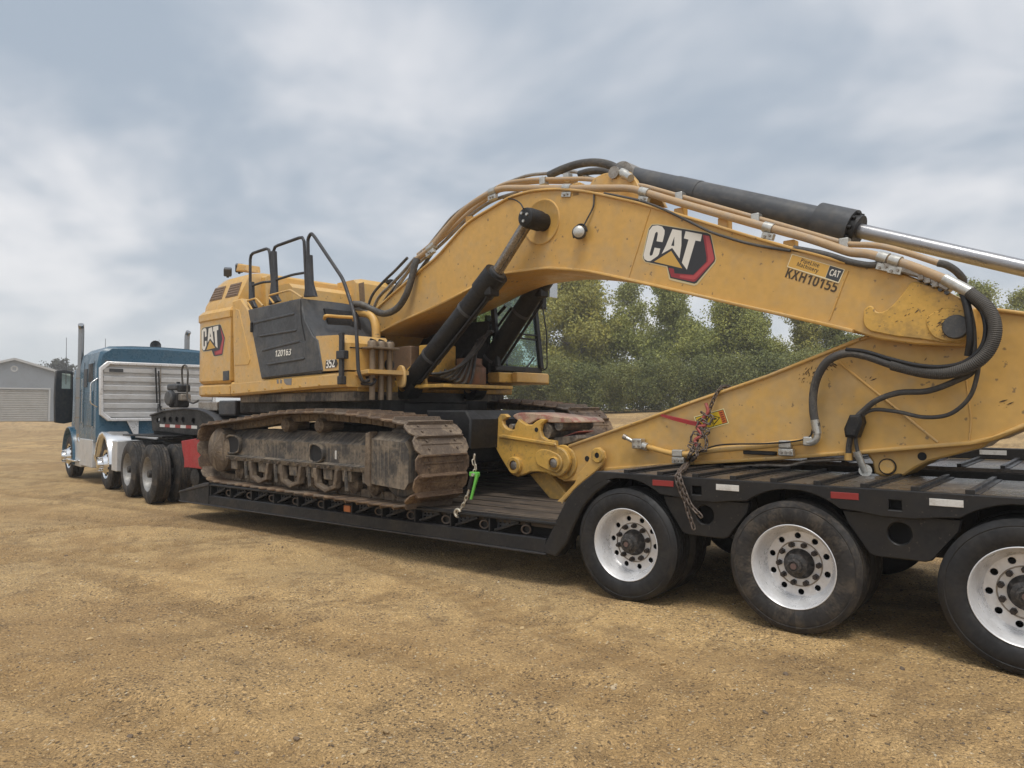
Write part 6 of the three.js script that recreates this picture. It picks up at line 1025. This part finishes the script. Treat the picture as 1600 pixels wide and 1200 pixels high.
{
  const top = [[-1.013,1.82,-1.35],[-1.009,1.817,-1.22],[-1.007,1.791,-1.1],[-1.047,1.696,-1.06],[-1.085,1.601,-1.06],[-1.113,1.506,-1.05],[-1.156,1.411,-1.03],[-1.2,1.292,-1],[-1.214,1.2,-.92]];
  const dk = [[-1.415,-1.256],[-1.128,-.573],[-.889,-.016]].map(([x, z]) => [x, 1.092, z]);
  const dn = [[-.886,1.063,.025],[-.851,.964,.03],[-.813,.877,.03],[-.782,.789,.03],[-.745,.693,.03]];
  const c = root('tie_down_chain', 'rusty steel chain draped over the stick and hanging beside the first trailer wheel', 'chain', dk[2]);
  linkRun(c, [...top, ...dk, ...dn], M.chain, .0335, 1.25);
  linkRun(c, [...[[-1.137,1.412,-.99],[-1.084,1.307,-.98],[-1.096,1.226,-.95],[-1.155,1.259,-.97],[-1.139,1.181,-.88]], ...[[-1.329,-1.144],[-.993,-.343]].map(([x, z]) => [x, 1.105, z]), ...[[-.855,1.07,.03],[-.81,.957,.035],[-.757,.852,.035],[-.688,.788,.035]]], M.chain, .0335, 1.25);
  linkRun(c, [[-1.131,1.565,-1.02],[-1.05,1.53,-1.02],[-1.066,1.472,-1],[-1.154,1.506,-1],[-1.18,1.435,-1],[-1.075,1.413,-.99],[-1.113,1.353,-.99],[-1.214,1.387,-.99],[-1.235,1.303,-.98],[-1.15,1.271,-.96],[-1.203,1.217,-.95],[-1.238,1.256,-.97]], M.chain, .0335, 1.25, .8);
  const s = root('red_strap', 'frayed red webbing strap knotted around the chain on the stick', 'strap', [[-1.162,1.452,-1.03]][0]);
  const o = s.position, band = [[-1.641,1.551,-1.14],[-1.49,1.514,-1.1],[-1.304,1.48,-1.06],[-1.155,1.458,-1.03]];
  part(s, 'strap_band', loft([-.018, .018].flatMap(h => [[...band, ...[...band].reverse().map(p => [p[0], p[1], p[2] - .004])].map((p, i) => [p[0] - o.x, p[1] - o.y + h * (i < 4 ? .6 + i * .2 : .6 + (7 - i) * .2), p[2] - o.z])])), M.red);
  part(s, 'strap_knot', tube([[-1.114,1.66,-1.04],[-1.091,1.577,-1.03],[-1.138,1.512,-1.02],[-1.098,1.459,-1],[-1.18,1.435,-1],[-1.138,1.365,-.99],[-1.197,1.316,-.98],[-1.161,1.247,-.97]].map(p => [p[0] - o.x, p[1] - o.y, p[2] - o.z]), .016, 60, 7), worn([.34, .06, .05], [.42, .20, .16], { amt: .6, seed: 301, m: .1, size: 128 }));
  const b = root('chain_binder', 'bright green ratchet binder on a short chain at the front of the track', 'chain binder', [[-3.289,.559,0]][0]);
  const w = p => [p[0] - b.position.x, p[1] - b.position.y, p[2] - b.position.z];
  linkRun(b, [[-3.067,1.135,0],[-3.075,1.085,0],[-3.05,1.036,0],[-3.067,.985,0]], M.chainBright, .0335, 1.3); linkRun(b, [[-3.151,.766,0],[-3.185,.7,0],[-3.22,.647,0],[-3.272,.579,0]], M.chainBright, .0335, 1.3);
  const q = [[-3.067,.979,0],[-3.1,.883,0],[-3.151,.766,0],[-3.007,.971,.02],[-3.072,.725,.04],[-3.28,.56,.01]].map(w);
  part(b, 'ratchet_head', box(q[0][0] - .045, q[0][0] + .06, q[0][1] - .035, q[0][1] + .012, -.022, .028, .01), M.green);
  part(b, 'barrel', cyl(q[0], [mix(q[0][0], q[2][0], .75), mix(q[0][1], q[2][1], .75), 0], .027, .027, 16), M.black); part(b, 'screw', cyl([mix(q[0][0], q[2][0], .7), mix(q[0][1], q[2][1], .7), 0], q[2], .014, .014, 10), M.zinc);
  part(b, 'handle', loft([[q[3], .017, .012], [[mix(q[3][0], q[4][0], .5), mix(q[3][1], q[4][1], .5), .03], .012, .009], [q[4], .012, .008]].map(([p, a, d]) => [[p[0] - a, p[1], p[2] - d], [p[0] + a, p[1], p[2] - d], [p[0] + a, p[1], p[2] + d], [p[0] - a, p[1], p[2] + d]])), M.green);
  part(b, 'ratchet_pin', cyl([q[0][0] + .02, q[0][1] - .015, -.045], [q[0][0] + .02, q[0][1] - .015, .05], .016, .016, 10), M.zinc);
  part(b, 'grab_hook', new THREE.TorusGeometry(.036, .014, 8, 20, 4.4).rotateZ(.4).translate(q[5][0], q[5][1] + .01, .01), M.chainBright);
}

renderer.render(scene, camera);
